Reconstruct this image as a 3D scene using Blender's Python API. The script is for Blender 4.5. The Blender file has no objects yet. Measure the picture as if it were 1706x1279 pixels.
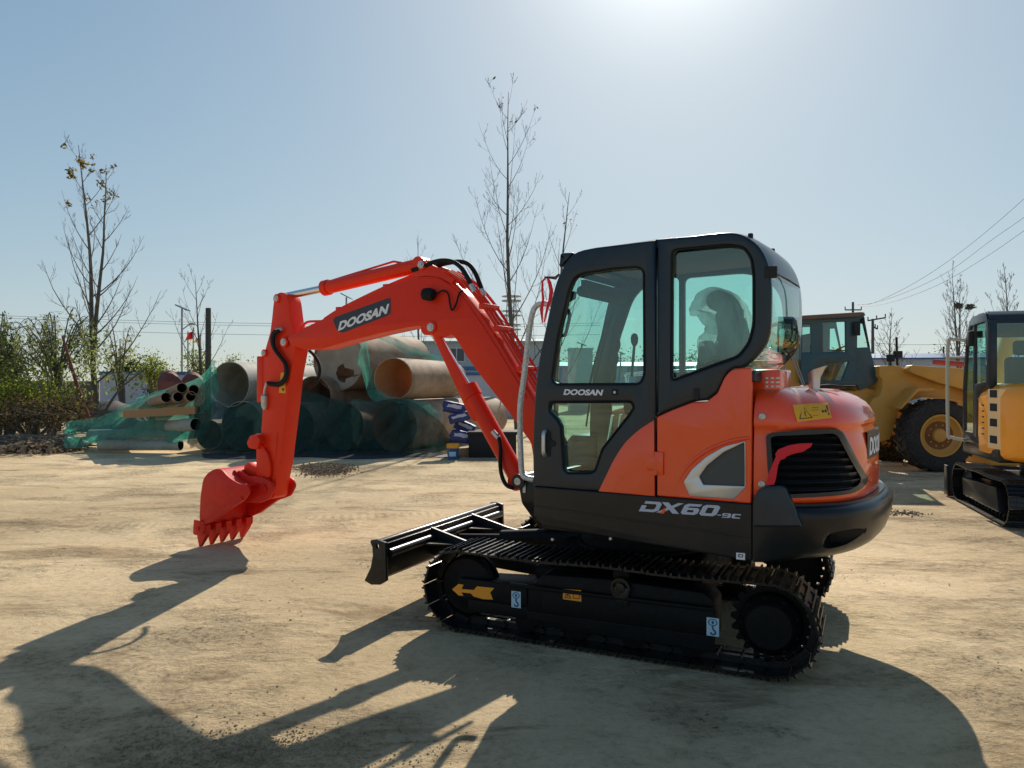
import bpy, bmesh, math, random
from mathutils import Vector, Matrix, noise
R = math.radians
random.seed(7)
SC = bpy.context.scene
COL = SC.collection

# ------------------------------------------------------------------ camera, sky, sun, exposure
F = 1265.0          # focal length in photo pixels (1706 wide)
EYE = 1.62
cam = bpy.data.cameras.new("camera"); cam.sensor_width = 36; cam.lens = 36 * F / 1706
cam.clip_end = 2000; cam.clip_start = 0.05
camo = bpy.data.objects.new("camera", cam); COL.objects.link(camo)
camo.location = (0, 0, EYE); camo.rotation_euler = (R(90), 0, 0)
SC.camera = camo

SUN_EL, SUN_AZ = 34.0, 12.0            # elevation; azimuth to the right of the view axis (+Y)
world = bpy.data.worlds.new("World"); SC.world = world; world.use_nodes = True
wn = world.node_tree; wn.nodes.clear()
sky = wn.nodes.new("ShaderNodeTexSky"); sky.sky_type = 'NISHITA'; sky.sun_disc = False
sky.sun_elevation = R(SUN_EL); sky.sun_rotation = R(SUN_AZ)
sky.air_density = 1.0; sky.dust_density = 0.45; sky.ozone_density = 2.0; sky.altitude = 50
bg = wn.nodes.new("ShaderNodeBackground"); bg.inputs[1].default_value = 0.10
wo = wn.nodes.new("ShaderNodeOutputWorld")
# soften the sky's range the way the phone exposure does: c -> A c / (c + B)
vB = wn.nodes.new("ShaderNodeVectorMath"); vB.operation = 'ADD'; vB.inputs[1].default_value = (3.6, 3.6, 3.6)
vD = wn.nodes.new("ShaderNodeVectorMath"); vD.operation = 'DIVIDE'
vM = wn.nodes.new("ShaderNodeVectorMath"); vM.operation = 'MULTIPLY'; vM.inputs[1].default_value = (6.3, 7.0, 7.25)
wn.links.new(sky.outputs[0], vB.inputs[0]); wn.links.new(sky.outputs[0], vD.inputs[0]); wn.links.new(vB.outputs[0], vD.inputs[1])
gm = wn.nodes.new('ShaderNodeGamma'); gm.inputs[1].default_value = 1.32; wn.links.new(vD.outputs[0], gm.inputs[0]); wn.links.new(gm.outputs[0], vM.inputs[0]); # the bright ring of thin haze round the sun
tcw = wn.nodes.new("ShaderNodeTexCoord"); dt = wn.nodes.new("ShaderNodeVectorMath"); dt.operation = 'DOT_PRODUCT'
dt.inputs[1].default_value = (math.sin(R(SUN_AZ)) * math.cos(R(SUN_EL)), math.cos(R(SUN_AZ)) * math.cos(R(SUN_EL)), math.sin(R(SUN_EL)))
wn.links.new(tcw.outputs["Generated"], dt.inputs[0])
acc = None
for pw_, k_ in ((130, 5.2), (16, 0.8)):
    a1 = wn.nodes.new("ShaderNodeMath"); a1.operation = 'MAXIMUM'; a1.inputs[1].default_value = 0; wn.links.new(dt.outputs["Value"], a1.inputs[0])
    a2 = wn.nodes.new("ShaderNodeMath"); a2.operation = 'POWER'; a2.inputs[1].default_value = pw_; wn.links.new(a1.outputs[0], a2.inputs[0])
    a3 = wn.nodes.new("ShaderNodeVectorMath"); a3.operation = 'SCALE'; a3.inputs[0].default_value = (k_, k_ * .985, k_ * .93); wn.links.new(a2.outputs[0], a3.inputs["Scale"])
    if acc is None: acc = vM
    ad = wn.nodes.new("ShaderNodeVectorMath"); ad.operation = 'ADD'; wn.links.new(acc.outputs[0], ad.inputs[0]); wn.links.new(a3.outputs[0], ad.inputs[1]); acc = ad
wn.links.new(acc.outputs[0], bg.inputs[0]); wn.links.new(bg.outputs[0], wo.inputs[0])
sl = bpy.data.lights.new("sun", 'SUN'); sl.energy = 3.7; sl.angle = R(0.5); sl.color = (1.0, 0.90, 0.77)
so = bpy.data.objects.new("sun", sl); COL.objects.link(so)
sd = Vector((math.sin(R(SUN_AZ)) * math.cos(R(SUN_EL)), math.cos(R(SUN_AZ)) * math.cos(R(SUN_EL)), math.sin(R(SUN_EL))))
so.rotation_euler = sd.to_track_quat('Z', 'Y').to_euler(); so.location = (0, 0, 30)
SC.view_settings.view_transform = 'Standard'; SC.view_settings.look = 'None'
SC.view_settings.exposure = 0.55; SC.view_settings.gamma = 1.0
SC.cycles.max_bounces = 8; SC.cycles.transparent_max_bounces = 24
SC.cycles.use_denoising = True

# ------------------------------------------------------------------ materials
def mat(name, col, rough=0.5, metal=0.0, coat=0.0, var=0.0, vscale=6.0, bump=0.0, bscale=40.0, dust=0.0, spec=0.5, col2=None):
    m = bpy.data.materials.new(name); m.use_nodes = True
    nt = m.node_tree; b = nt.nodes["Principled BSDF"]
    b.inputs["Roughness"].default_value = rough; b.inputs["Metallic"].default_value = metal
    b.inputs["Coat Weight"].default_value = coat; b.inputs["Coat Roughness"].default_value = 0.07
    b.inputs["Specular IOR Level"].default_value = spec
    b.inputs["Base Color"].default_value = (*col, 1)
    tc = nt.nodes.new("ShaderNodeTexCoord")
    if var > 0 or dust > 0 or col2:
        n = nt.nodes.new("ShaderNodeTexNoise"); n.inputs["Scale"].default_value = vscale
        n.inputs["Detail"].default_value = 8; n.inputs["Roughness"].default_value = 0.62
        nt.links.new(tc.outputs["Object"], n.inputs["Vector"])
        rp = nt.nodes.new("ShaderNodeValToRGB"); rp.color_ramp.elements[0].position = 0.3; rp.color_ramp.elements[1].position = 0.72
        c2 = col2 if col2 else tuple(min(1, c * (1 + var)) for c in col)
        rp.color_ramp.elements[0].color = (*[c * (1 - var) for c in col], 1) if not col2 else (*col, 1)
        rp.color_ramp.elements[1].color = (*c2, 1)
        nt.links.new(n.outputs["Fac"], rp.inputs[0])
        out = rp.outputs[0]
        if dust > 0:
            n2 = nt.nodes.new("ShaderNodeTexNoise"); n2.inputs["Scale"].default_value = vscale * 4; n2.inputs["Detail"].default_value = 10
            nt.links.new(tc.outputs["Object"], n2.inputs["Vector"])
            mr = nt.nodes.new("ShaderNodeMapRange"); mr.inputs[1].default_value = 0.45; mr.inputs[2].default_value = 0.8
            mr.inputs[4].default_value = dust
            nt.links.new(n2.outputs["Fac"], mr.inputs[0])
            mx = nt.nodes.new("ShaderNodeMixRGB"); mx.inputs[2].default_value = (0.30, 0.25, 0.18, 1)
            nt.links.new(mr.outputs[0], mx.inputs[0]); nt.links.new(out, mx.inputs[1]); out = mx.outputs[0]
            ra = nt.nodes.new("ShaderNodeMath"); ra.operation = 'MULTIPLY_ADD'; ra.inputs[1].default_value = 0.6; ra.inputs[2].default_value = rough
            nt.links.new(mr.outputs[0], ra.inputs[0]); nt.links.new(ra.outputs[0], b.inputs["Roughness"])
        nt.links.new(out, b.inputs["Base Color"])
    if bump > 0:
        n3 = nt.nodes.new("ShaderNodeTexNoise"); n3.inputs["Scale"].default_value = bscale; n3.inputs["Detail"].default_value = 6
        nt.links.new(tc.outputs["Object"], n3.inputs["Vector"])
        bp = nt.nodes.new("ShaderNodeBump"); bp.inputs["Strength"].default_value = bump; bp.inputs["Distance"].default_value = 0.01
        nt.links.new(n3.outputs["Fac"], bp.inputs["Height"]); nt.links.new(bp.outputs[0], b.inputs["Normal"])
    return m

def glass(name, tint, rough=0.02, refl=0.06):
    m = bpy.data.materials.new(name); m.use_nodes = True; nt = m.node_tree; nt.nodes.clear()
    o = nt.nodes.new("ShaderNodeOutputMaterial"); t = nt.nodes.new("ShaderNodeBsdfTransparent"); t.inputs[0].default_value = (*tint, 1)
    g = nt.nodes.new("ShaderNodeBsdfGlossy"); g.inputs[0].default_value = (1, 1, 1, 1); g.inputs["Roughness"].default_value = rough
    lf = nt.nodes.new("ShaderNodeLayerWeight"); lf.inputs[0].default_value = 0.5  # facing term
    pw = nt.nodes.new("ShaderNodeMath"); pw.operation = 'POWER'; pw.inputs[1].default_value = 4.0; nt.links.new(lf.outputs["Facing"], pw.inputs[0])
    lw = nt.nodes.new("ShaderNodeMath"); lw.operation = 'MULTIPLY_ADD'; lw.inputs[1].default_value = 0.7; lw.inputs[2].default_value = refl; nt.links.new(pw.outputs[0], lw.inputs[0])
    mx = nt.nodes.new("ShaderNodeMixShader")
    nt.links.new(lw.outputs[0], mx.inputs[0]); nt.links.new(t.outputs[0], mx.inputs[1]); nt.links.new(g.outputs[0], mx.inputs[2])
    nt.links.new(mx.outputs[0], o.inputs[0])
    return m

def cloth(name, col, opac=0.6, trans=0.5, scale=30, lo=0.0):
    """woven/plastic sheet: part see-through, part translucent"""
    m = bpy.data.materials.new(name); m.use_nodes = True; nt = m.node_tree; nt.nodes.clear()
    o = nt.nodes.new("ShaderNodeOutputMaterial"); t = nt.nodes.new("ShaderNodeBsdfTransparent")
    d = nt.nodes.new("ShaderNodeBsdfDiffuse"); d.inputs[0].default_value = (*col, 1)
    tr = nt.nodes.new("ShaderNodeBsdfTranslucent"); tr.inputs[0].default_value = (*col, 1)
    m1 = nt.nodes.new("ShaderNodeMixShader"); m1.inputs[0].default_value = trans
    nt.links.new(d.outputs[0], m1.inputs[1]); nt.links.new(tr.outputs[0], m1.inputs[2])
    m2 = nt.nodes.new("ShaderNodeMixShader")
    tc = nt.nodes.new("ShaderNodeTexCoord"); n = nt.nodes.new("ShaderNodeTexNoise"); n.inputs["Scale"].default_value = scale; n.inputs["Detail"].default_value = 5
    mpp = nt.nodes.new("ShaderNodeMapping"); mpp.inputs["Scale"].default_value = (1, 1, 0.35); mpp.inputs["Rotation"].default_value = (0, 0.5, 0)
    nt.links.new(tc.outputs["Object"], mpp.inputs[0]); nt.links.new(mpp.outputs[0], n.inputs[0])
    mr = nt.nodes.new("ShaderNodeMapRange"); mr.inputs[1].default_value = 0.3; mr.inputs[2].default_value = 0.7
    mr.inputs[3].default_value = max(0, opac - 0.2 - lo); mr.inputs[4].default_value = min(1, opac + 0.2)
    nt.links.new(n.outputs["Fac"], mr.inputs[0]); nt.links.new(mr.outputs[0], m2.inputs[0])
    nt.links.new(t.outputs[0], m2.inputs[1]); nt.links.new(m1.outputs[0], m2.inputs[2]); nt.links.new(m2.outputs[0], o.inputs[0])
    return m

def leafmat(name, col, col2):
    m = bpy.data.materials.new(name); m.use_nodes = True; nt = m.node_tree; nt.nodes.clear()
    o = nt.nodes.new("ShaderNodeOutputMaterial")
    g = nt.nodes.new("ShaderNodeNewGeometry"); rp = nt.nodes.new("ShaderNodeValToRGB")
    rp.color_ramp.elements[0].color = (*col, 1); rp.color_ramp.elements[1].color = (*col2, 1)
    nt.links.new(g.outputs["Random Per Island"], rp.inputs[0])
    d = nt.nodes.new("ShaderNodeBsdfDiffuse"); tr = nt.nodes.new("ShaderNodeBsdfTranslucent")
    nt.links.new(rp.outputs[0], d.inputs[0]); nt.links.new(rp.outputs[0], tr.inputs[0])
    mx = nt.nodes.new("ShaderNodeMixShader"); mx.inputs[0].default_value = 0.5
    nt.links.new(d.outputs[0], mx.inputs[1]); nt.links.new(tr.outputs[0], mx.inputs[2]); nt.links.new(mx.outputs[0], o.inputs[0])
    return m

M = {}
M['orange'] = mat("orange_paint", (0.93, 0.078, 0.008), 0.36, coat=0.85, var=0.04, vscale=3, dust=0.015, spec=0.35)
M['armred'] = mat("red_orange_paint", (0.82, 0.034, 0.006), 0.45, coat=0.12, spec=0.22, var=0.05, vscale=3, dust=0.02, bump=0.05, bscale=90)
M['bucketred'] = mat("red_bucket_paint", (0.66, 0.016, 0.007), 0.5, coat=0.08, spec=0.22, var=0.10, vscale=5, dust=0.05)
M['black'] = mat("black_paint", (0.008, 0.010, 0.013), 0.34, coat=0.12, spec=0.3, var=0.2, vscale=3, dust=0.02)
M['cabblack'] = mat("cab_black_paint", (0.008, 0.018, 0.030), 0.32, coat=0.2, spec=0.35, var=0.15, vscale=3, dust=0.015)
M['track'] = mat("track_steel_black", (0.006, 0.007, 0.008), 0.34, metal=0.0, coat=0.1, spec=0.4, var=0.3, vscale=9, dust=0.03, bump=0.15, bscale=60)
M['frame'] = mat("undercarriage_black", (0.004, 0.005, 0.006), 0.55, spec=0.18, var=0.3, vscale=8, dust=0.015)
M['rubber'] = mat("black_rubber", (0.012, 0.012, 0.013), 0.6, spec=0.2)
M['dark'] = mat("dark_interior", (0.015, 0.016, 0.018), 0.8)
M['chrome'] = mat("chrome_rod", (0.75, 0.76, 0.78), 0.16, metal=1.0)
M['pin'] = mat("zinc_pin", (0.55, 0.55, 0.54), 0.45, metal=0.6, var=0.2, vscale=40)
M['silver'] = mat("silver_trim", (0.55, 0.57, 0.60), 0.3, metal=0.7)
M['white'] = mat("white_vinyl", (0.78, 0.80, 0.84), 0.45)
M['grey'] = mat("grey_vinyl", (0.50, 0.54, 0.66), 0.45)
M['badge'] = mat("navy_badge", (0.018, 0.03, 0.05), 0.4)
M['yellow'] = mat("yellow_sticker", (0.85, 0.42, 0.01), 0.5)
M['arrow'] = mat("orange_arrow_sticker", (0.85, 0.33, 0.02), 0.5)
M['labelblue'] = mat("pale_blue_label", (0.42, 0.60, 0.72), 0.5)
M['ink'] = mat("dark_ink", (0.02, 0.03, 0.04), 0.6)
M['inkblue'] = mat("blue_ink", (0.01, 0.10, 0.22), 0.6)
M['ribbon'] = mat("crimson_ribbon", (0.75, 0.012, 0.03), 0.6)
M['glass'] = glass("green_tinted_glass", (0.74, 0.95, 0.91))
M['clear'] = glass("pale_glass", (0.84, 0.97, 0.94))
M['plastic'] = cloth("clear_plastic_wrap", (0.85, 0.88, 0.90), 0.55, 0.6, 9)
M['wrap'] = mat("plastic_wrapped_steel", (0.62, 0.63, 0.62), 0.38, metal=0.35, var=0.3, vscale=60, bump=0.8, bscale=70)
M['fabric'] = mat("seat_fabric", (0.02, 0.022, 0.026), 0.9)
M['liner'] = mat("brown_headliner", (0.16, 0.11, 0.09), 0.9, var=0.1)
M['cream'] = mat("cream_panel", (0.5, 0.5, 0.42), 0.6)
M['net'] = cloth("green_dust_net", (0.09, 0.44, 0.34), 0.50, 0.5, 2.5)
M['netshade'] = cloth("green_dust_net_shaded", (0.030, 0.072, 0.066), 0.72, 0.2, 2.2)  # shaded copy of the dust net, the pipes' shade put into its colour
M['pipe'] = mat("tan_steel_pipe", (0.20, 0.12, 0.07), 0.8, var=0.25, vscale=2.6, bump=0.3, bscale=12, col2=(0.44, 0.33, 0.23))
M['pipegrey'] = mat("grey_pipe", (0.22, 0.22, 0.18), 0.75, vscale=2.8, col2=(0.42, 0.43, 0.38), bump=.2, bscale=12)
M['piperust'] = mat("rusty_pipe_inside", (0.52, 0.23, 0.08), 0.85, vscale=2, col2=(0.60, 0.36, 0.18), bump=0.3, bscale=10)
M['bark'] = mat("grey_bark", (0.10, 0.098, 0.085), 0.9, var=0.35, vscale=8)
M['twig'] = mat("bare_twig", (0.085, 0.075, 0.062), 0.9)
M['leafA'] = leafmat("willow_leaf", (0.14, 0.20, 0.07), (0.42, 0.44, 0.17))
M['leafB'] = leafmat("yellow_green_leaf", (0.10, 0.17, 0.02), (0.38, 0.40, 0.06))
M['leafC'] = leafmat("dry_leaf", (0.02, 0.04, 0.01), (0.34, 0.22, 0.03))
M['leafD'] = leafmat("dark_leaf", (0.018, 0.035, 0.012), (0.07, 0.085, 0.02))
M['dryweed'] = leafmat("dry_weed", (0.03, 0.026, 0.012), (0.14, 0.11, 0.06))
M['wallwhite'] = mat("pale_wall", (0.50, 0.53, 0.60), 0.85, var=0.1, vscale=0.8)
M['walldark'] = mat("dark_brick_wall", (0.12, 0.11, 0.10), 0.9, var=0.3, vscale=2)
M['bluecap'] = mat("blue_roof_sheet", (0.03, 0.12, 0.30), 0.5, var=0.1)
M['prefab'] = mat("grey_blue_prefab", (0.30, 0.38, 0.42), 0.7, var=0.08)
M['window'] = mat("dark_window", (0.03, 0.05, 0.07), 0.15)
M['concrete'] = mat("grey_concrete", (0.28, 0.27, 0.25), 0.9, var=0.2, vscale=3)
M['rustsheet'] = mat("rust_red_sheet", (0.17, 0.055, 0.045), 0.8, var=0.25, vscale=2)
M['pole'] = mat("galvanised_pole", (0.28, 0.30, 0.31), 0.5, metal=0.4)
M['woodpost'] = mat("dark_post", (0.05, 0.06, 0.055), 0.8)
M['wire'] = mat("cable", (0.05, 0.05, 0.055), 0.6)
M['ldr'] = mat("loader_yellow", (0.58, 0.31, 0.05), 0.5, coat=0.15, var=0.12, vscale=2.5, dust=0.25)
M['yexc'] = mat("amber_paint", (0.95, 0.38, 0.02), 0.38, coat=0.4, var=0.04, vscale=3)
M['yexcpale'] = mat("pale_amber_panel", (0.92, 0.66, 0.33), 0.45, coat=0.2)
M['tyre'] = mat("tyre_rubber", (0.016, 0.017, 0.020), 0.75, var=0.3, vscale=6, dust=0.15)
M['ldrcab'] = mat("dark_teal_cab", (0.02, 0.07, 0.09), 0.4, coat=0.2)
M['rusthub'] = mat("rusty_hub", (0.20, 0.085, 0.03), 0.8, var=.3)
M['flagred'] = mat("red_flag_cloth", (0.6, 0.02, 0.03), 0.8)
M['flagyellow'] = mat("yellow_flag_cloth", (0.7, 0.5, 0.02), 0.8)
M['sackblue'] = mat("blue_woven_sack", (0.03, 0.04, 0.16), 0.6, var=0.2, vscale=8)
M['sackwhite'] = mat("white_sack_print", (0.5, 0.53, 0.62), 0.6)
M['bucketblue'] = mat("blue_tub", (0.02, 0.11, 0.30), 0.4)
M['lid'] = mat("yellow_tub_lid", (0.75, 0.33, 0.01), 0.4)
M['card'] = mat("cardboard", (0.36, 0.21, 0.10), 0.8)
M['clod'] = mat("soil_clod", (0.20, 0.14, 0.085), 0.95, var=0.3, vscale=4, col2=(0.36, 0.27, 0.17))
M['weld'] = mat("reddish_primer", (0.35, 0.05, 0.03), 0.6)

# ground: packed tan earth
def ground_mat():
    m = bpy.data.materials.new("packed_earth"); m.use_nodes = True; nt = m.node_tree; b = nt.nodes["Principled BSDF"]
    b.inputs["Roughness"].default_value = 0.95; b.inputs["Specular IOR Level"].default_value = 0.15
    tc = nt.nodes.new("ShaderNodeTexCoord")
    def nz(scale, det=8, rough=0.6, sx=1, sy=1, rot=0, dist=0):
        mp = nt.nodes.new("ShaderNodeMapping"); mp.inputs["Scale"].default_value = (sx, sy, 1); mp.inputs["Rotation"].default_value = (0, 0, R(rot))
        n = nt.nodes.new("ShaderNodeTexNoise"); n.inputs["Scale"].default_value = scale; n.inputs["Detail"].default_value = det; n.inputs["Roughness"].default_value = rough
        n.inputs["Distortion"].default_value = dist
        nt.links.new(tc.outputs["Object"], mp.inputs[0]); nt.links.new(mp.outputs[0], n.inputs["Vector"]); return n.outputs["Fac"]
    def ramp(src, stops):
        r = nt.nodes.new("ShaderNodeValToRGB"); e = r.color_ramp.elements
        while len(e) < len(stops): e.new(0.5)
        for i, (p, c) in enumerate(stops): e[i].position = p; e[i].color = (*c, 1) if len(c) == 3 else c
        nt.links.new(src, r.inputs[0]); return r.outputs[0]
    def mix(f, a, c, mode='MIX', fac=None):
        x = nt.nodes.new("ShaderNodeMixRGB"); x.blend_type = mode
        if fac is not None: x.inputs[0].default_value = fac
        else: nt.links.new(f, x.inputs[0])
        nt.links.new(a, x.inputs[1])
        if isinstance(c, tuple): x.inputs[2].default_value = (*c, 1)
        else: nt.links.new(c, x.inputs[2])
        return x.outputs[0]
    base = ramp(nz(0.5, 9, 0.62), [(0.25, (0.52, 0.40, 0.235)), (0.5, (0.63, 0.495, 0.305)), (0.75, (0.71, 0.59, 0.385))])
    streak = ramp(nz(1.1, 9, 0.72, 0.5, 1.2, 8, 0.6), [(0.37, (0.52, 0.48, 0.44)), (0.45, (0.97, 0.97, 0.97)), (0.7, (1.12, 1.12, 1.1))])
    c = mix(None, base, streak, 'MULTIPLY', 0.8)
    big = ramp(nz(0.16, 4, 0.55), [(0.40, (0.78, 0.76, 0.73)), (0.58, (1.08, 1.07, 1.05))]); c = mix(None, c, big, 'MULTIPLY', 1.0)
    fine = ramp(nz(16, 8, 0.75), [(0.3, (0.74, 0.71, 0.68)), (0.5, (1, 1, 1)), (0.8, (1.1, 1.1, 1.1))])
    c = mix(None, c, fine, 'MULTIPLY', 0.9)
    grit = ramp(nz(75, 4, 0.8), [(0.30, (0.62, 0.58, 0.54)), (0.42, (1, 1, 1)), (0.75, (1.1, 1.1, 1.1))]); c = mix(None, c, grit, 'MULTIPLY', 0.8)
    # darker crumbs of soil in patches
    patch = ramp(nz(0.7, 7, 0.68, 0.9, 1.1, 5), [(0.50, (0, 0, 0)), (0.62, (1, 1, 1))])
    crumbs = ramp(nz(20, 7, 0.85), [(0.50, (0, 0, 0)), (0.60, (1, 1, 1))])
    pc = mix(None, patch, crumbs, 'MULTIPLY', 1.0)
    c = mix(pc, c, (0.15, 0.11, 0.075))
    dk = ramp(nz(2.6, 9, 0.78, 0.8, 1.1, 5, 1.0), [(0.56, (1, 1, 1)), (0.66, (0.62, 0.58, 0.53))]); c = mix(None, c, dk, 'MULTIPLY', 0.8)
    nt.links.new(c, b.inputs["Base Color"])
    # bump
    def bump(h, st, dist, prev=None):
        x = nt.nodes.new("ShaderNodeBump"); x.inputs["Strength"].default_value = st; x.inputs["Distance"].default_value = dist
        nt.links.new(h, x.inputs["Height"])
        if prev: nt.links.new(prev, x.inputs["Normal"])
        return x.outputs[0]
    n1 = bump(nz(1.5, 8, 0.6, 0.8, 1.1, 8, 0.5), 0.5, 0.08)
    rough_ = nt.nodes.new("ShaderNodeMath"); rough_.operation = 'MULTIPLY'; am_ = nt.nodes.new("ShaderNodeMapRange"); am_.inputs[3].default_value = 0.32
    nt.links.new(patch, am_.inputs[0]); nt.links.new(am_.outputs[0], rough_.inputs[0]); nt.links.new(nz(9, 8, 0.8), rough_.inputs[1])
    n2 = bump(rough_.outputs[0], 0.9, 0.06, n1)
    n3 = bump(nz(45, 5, 0.75), 0.45, 0.009, n2)
    # cleat marks left by tracked machines: ridges inside narrow wandering bands
    def cleats(rot, cy, halfw, freq, prev):
        mp = nt.nodes.new("ShaderNodeMapping"); mp.inputs["Rotation"].default_value = (0, 0, R(rot)); nt.links.new(tc.outputs["Object"], mp.inputs[0])
        sx = nt.nodes.new("ShaderNodeSeparateXYZ"); nt.links.new(mp.outputs[0], sx.inputs[0])
        def mt(op, a, v1=None, v2=None):
            x = nt.nodes.new("ShaderNodeMath"); x.operation = op
            nt.links.new(a, x.inputs[0])
            for k, v in ((1, v1), (2, v2)):
                if v is None: continue
                if isinstance(v, (int, float)): x.inputs[k].default_value = v
                else: nt.links.new(v, x.inputs[k])
            return x.outputs[0]
        wander = mt('MULTIPLY', nz(0.25, 2, 0.5), 0.5)
        yy = mt('ABSOLUTE', mt('ADD', mt('SUBTRACT', sx.outputs[1], cy + .25), wander))
        msk = mt('LESS_THAN', yy, halfw)
        rdg = mt('SINE', mt('MULTIPLY', sx.outputs[0], freq)); keep = mt('GREATER_THAN', nz(1.2, 3, 0.6), 0.5)
        h = mt('MULTIPLY', mt('MULTIPLY', rdg, msk), keep)
        return bump(h, 0.32, 0.012, prev)
    n4 = n3
    for rot, cy, hw, fq in ((25, 3.03, .17, 85), (25, 2.35, .12, 85), (-12, 9.4, .22, 60)): n4 = cleats(rot, cy, hw, fq, n4)
    nt.links.new(n4, b.inputs["Normal"])
    return m
M['ground'] = ground_mat()

# ------------------------------------------------------------------ mesh helpers
class MB:
    """collects shapes for ONE mesh object"""
    def __init__(s): s.v = []; s.f = []; s.m = []; s.mats = []
    def mi(s, m):
        if m is None: m = s.mats[0] if s.mats else None
        if m is None: return 0
        if m not in s.mats: s.mats.append(m)
        return s.mats.index(m)
    def add(s, vs, fs, m=None):
        k = len(s.v); i = s.mi(m)
        s.v += [tuple(v) for v in vs]; s.f += [tuple(a + k for a in f) for f in fs]; s.m += [i] * len(fs); return s
    def mesh(s, me, fn, m=None):
        return s.add([fn(v.co) for v in me.vertices], [tuple(p.vertices) for p in me.polygons], m)
    def xf(s, fn): s.v = [tuple(fn(Vector(v))) for v in s.v]; return s
    # -- primitives
    def box(s, x0, x1, y0, y1, z0, z1, m=None, bev=0.0, seg=2):
        bm = bmesh.new(); bmesh.ops.create_cube(bm, size=1)
        for v in bm.verts:
            v.co = Vector((x0 if v.co.x < 0 else x1, y0 if v.co.y < 0 else y1, z0 if v.co.z < 0 else z1))
        if bev: bmesh.ops.bevel(bm, geom=bm.edges[:], offset=bev, segments=seg, profile=0.5, affect='EDGES')
        bm.verts.index_update(); s.add([v.co.copy() for v in bm.verts], [[v.index for v in f.verts] for f in bm.faces], m); bm.free(); return s
    def tube(s, pts, r, m=None, n=10, cap=True, smooth=0, closed=False):
        pts = [Vector(p) for p in pts]
        rr = r if isinstance(r, (list, tuple)) else [r] * len(pts)
        if smooth:
            q = []; q_r = []
            for i in range(len(pts) - 1):
                p0 = pts[max(0, i - 1)]; p1 = pts[i]; p2 = pts[i + 1]; p3 = pts[min(len(pts) - 1, i + 2)]
                for k in range(smooth):
                    t = k / smooth
                    q.append(0.5 * ((2 * p1) + (-p0 + p2) * t + (2 * p0 - 5 * p1 + 4 * p2 - p3) * t * t + (-p0 + 3 * p1 - 3 * p2 + p3) * t ** 3))
                    q_r.append(rr[i] * (1 - t) + rr[i + 1] * t)
            q.append(pts[-1]); q_r.append(rr[-1]); pts = q; rr = q_r
        vs = []; fs = []; u = None; L = len(pts)
        for i, p in enumerate(pts):
            d = (pts[min(i + 1, L - 1)] - pts[max(i - 1, 0)])
            if closed: d = pts[(i + 1) % L] - pts[i - 1]
            if d.length < 1e-9: d = Vector((0, 0, 1))
            d.normalize()
            if u is None: u = d.orthogonal().normalized()
            u = (u - d * u.dot(d));
            if u.length < 1e-6: u = d.orthogonal()
            u.normalize(); w = d.cross(u)
            for k in range(n):
                a = 2 * math.pi * k / n; vs.append(p + (u * math.cos(a) + w * math.sin(a)) * rr[i])
        for i in range(L - 1 if not closed else L):
            j = (i + 1) % L
            for k in range(n):
                k2 = (k + 1) % n; fs.append((i * n + k, i * n + k2, j * n + k2, j * n + k))
        if cap and not closed: fs.append(tuple(range(n - 1, -1, -1))); fs.append(tuple((L - 1) * n + k for k in range(n)))
        return s.add(vs, fs, m)
    def cyl(s, p0, p1, r, m=None, n=24, r1=None): return s.tube([p0, p1], [r, r if r1 is None else r1], m, n)
    def lathe(s, p0, axis, prof, m=None, n=32, cap=True):
        """prof: list of (along, radius) from p0 along axis"""
        p0 = Vector(p0); ax = Vector(axis).normalized(); u = ax.orthogonal().normalized(); w = ax.cross(u); vs = []; fs = []
        for (a, r) in prof:
            for k in range(n):
                t = 2 * math.pi * k / n; vs.append(p0 + ax * a + (u * math.cos(t) + w * math.sin(t)) * r)
        for i in range(len(prof) - 1):
            for k in range(n):
                k2 = (k + 1) % n; fs.append((i * n + k, i * n + k2, (i + 1) * n + k2, (i + 1) * n + k))
        if cap: fs.append(tuple(range(n - 1, -1, -1))); fs.append(tuple((len(prof) - 1) * n + k for k in range(n)))
        return s.add(vs, fs, m)
    def pipe(s, p0, p1, r, th, m=None, n=48, inner=None, dent=0.0):
        """hollow pipe"""
        p0 = Vector(p0); p1 = Vector(p1); ax = (p1 - p0).normalized(); u = ax.orthogonal().normalized(); w = ax.cross(u)
        def ring(p, q, ph=0): return [p + (u * math.cos(2 * math.pi * k / n) + w * math.sin(2 * math.pi * k / n)) * q * (1 + dent * math.sin(2 * 2 * math.pi * k / n + ph)) for k in range(n)]
        rs = ring(p0, r) + ring(p1, r) + ring(p1, r - th) + ring(p0, r - th)
        fo = []; fi = []
        for a, b, L in ((0, 1, fo), (1, 2, fo), (2, 3, fi), (3, 0, fo)):
            for k in range(n):
                k2 = (k + 1) % n; L.append((a * n + k, a * n + k2, b * n + k2, b * n + k))
        i0 = len(s.v); s.add(rs, fo, m)
        k = s.mi(inner or m)
        for f in fi: s.f.append(tuple(a + i0 for a in f)); s.m.append(k)
        return s
    def plate(s, outer, y0, y1, m=None, holes=(), bev=0.0, seg=2, fn=None):
        """2-D outline in (X,Z), holes cut out, extruded along Y from y0 to y1, edges rounded"""
        cu = bpy.data.curves.new("tmp", 'CURVE'); cu.dimensions = '2D'; cu.fill_mode = 'BOTH'
        h = abs(y1 - y0) / 2; bev = min(bev, h * 0.98)
        cu.extrude = h - bev; cu.bevel_depth = bev; cu.bevel_resolution = seg - 1; cu.offset = -bev
        for loop in [outer] + list(holes):
            sp = cu.splines.new('POLY'); sp.points.add(len(loop) - 1); sp.use_cyclic_u = True
            for p, q in zip(sp.points, loop): p.co = (q[0], q[1], 0, 1)
        ob = bpy.data.objects.new("tmp", cu); COL.objects.link(ob)
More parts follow.
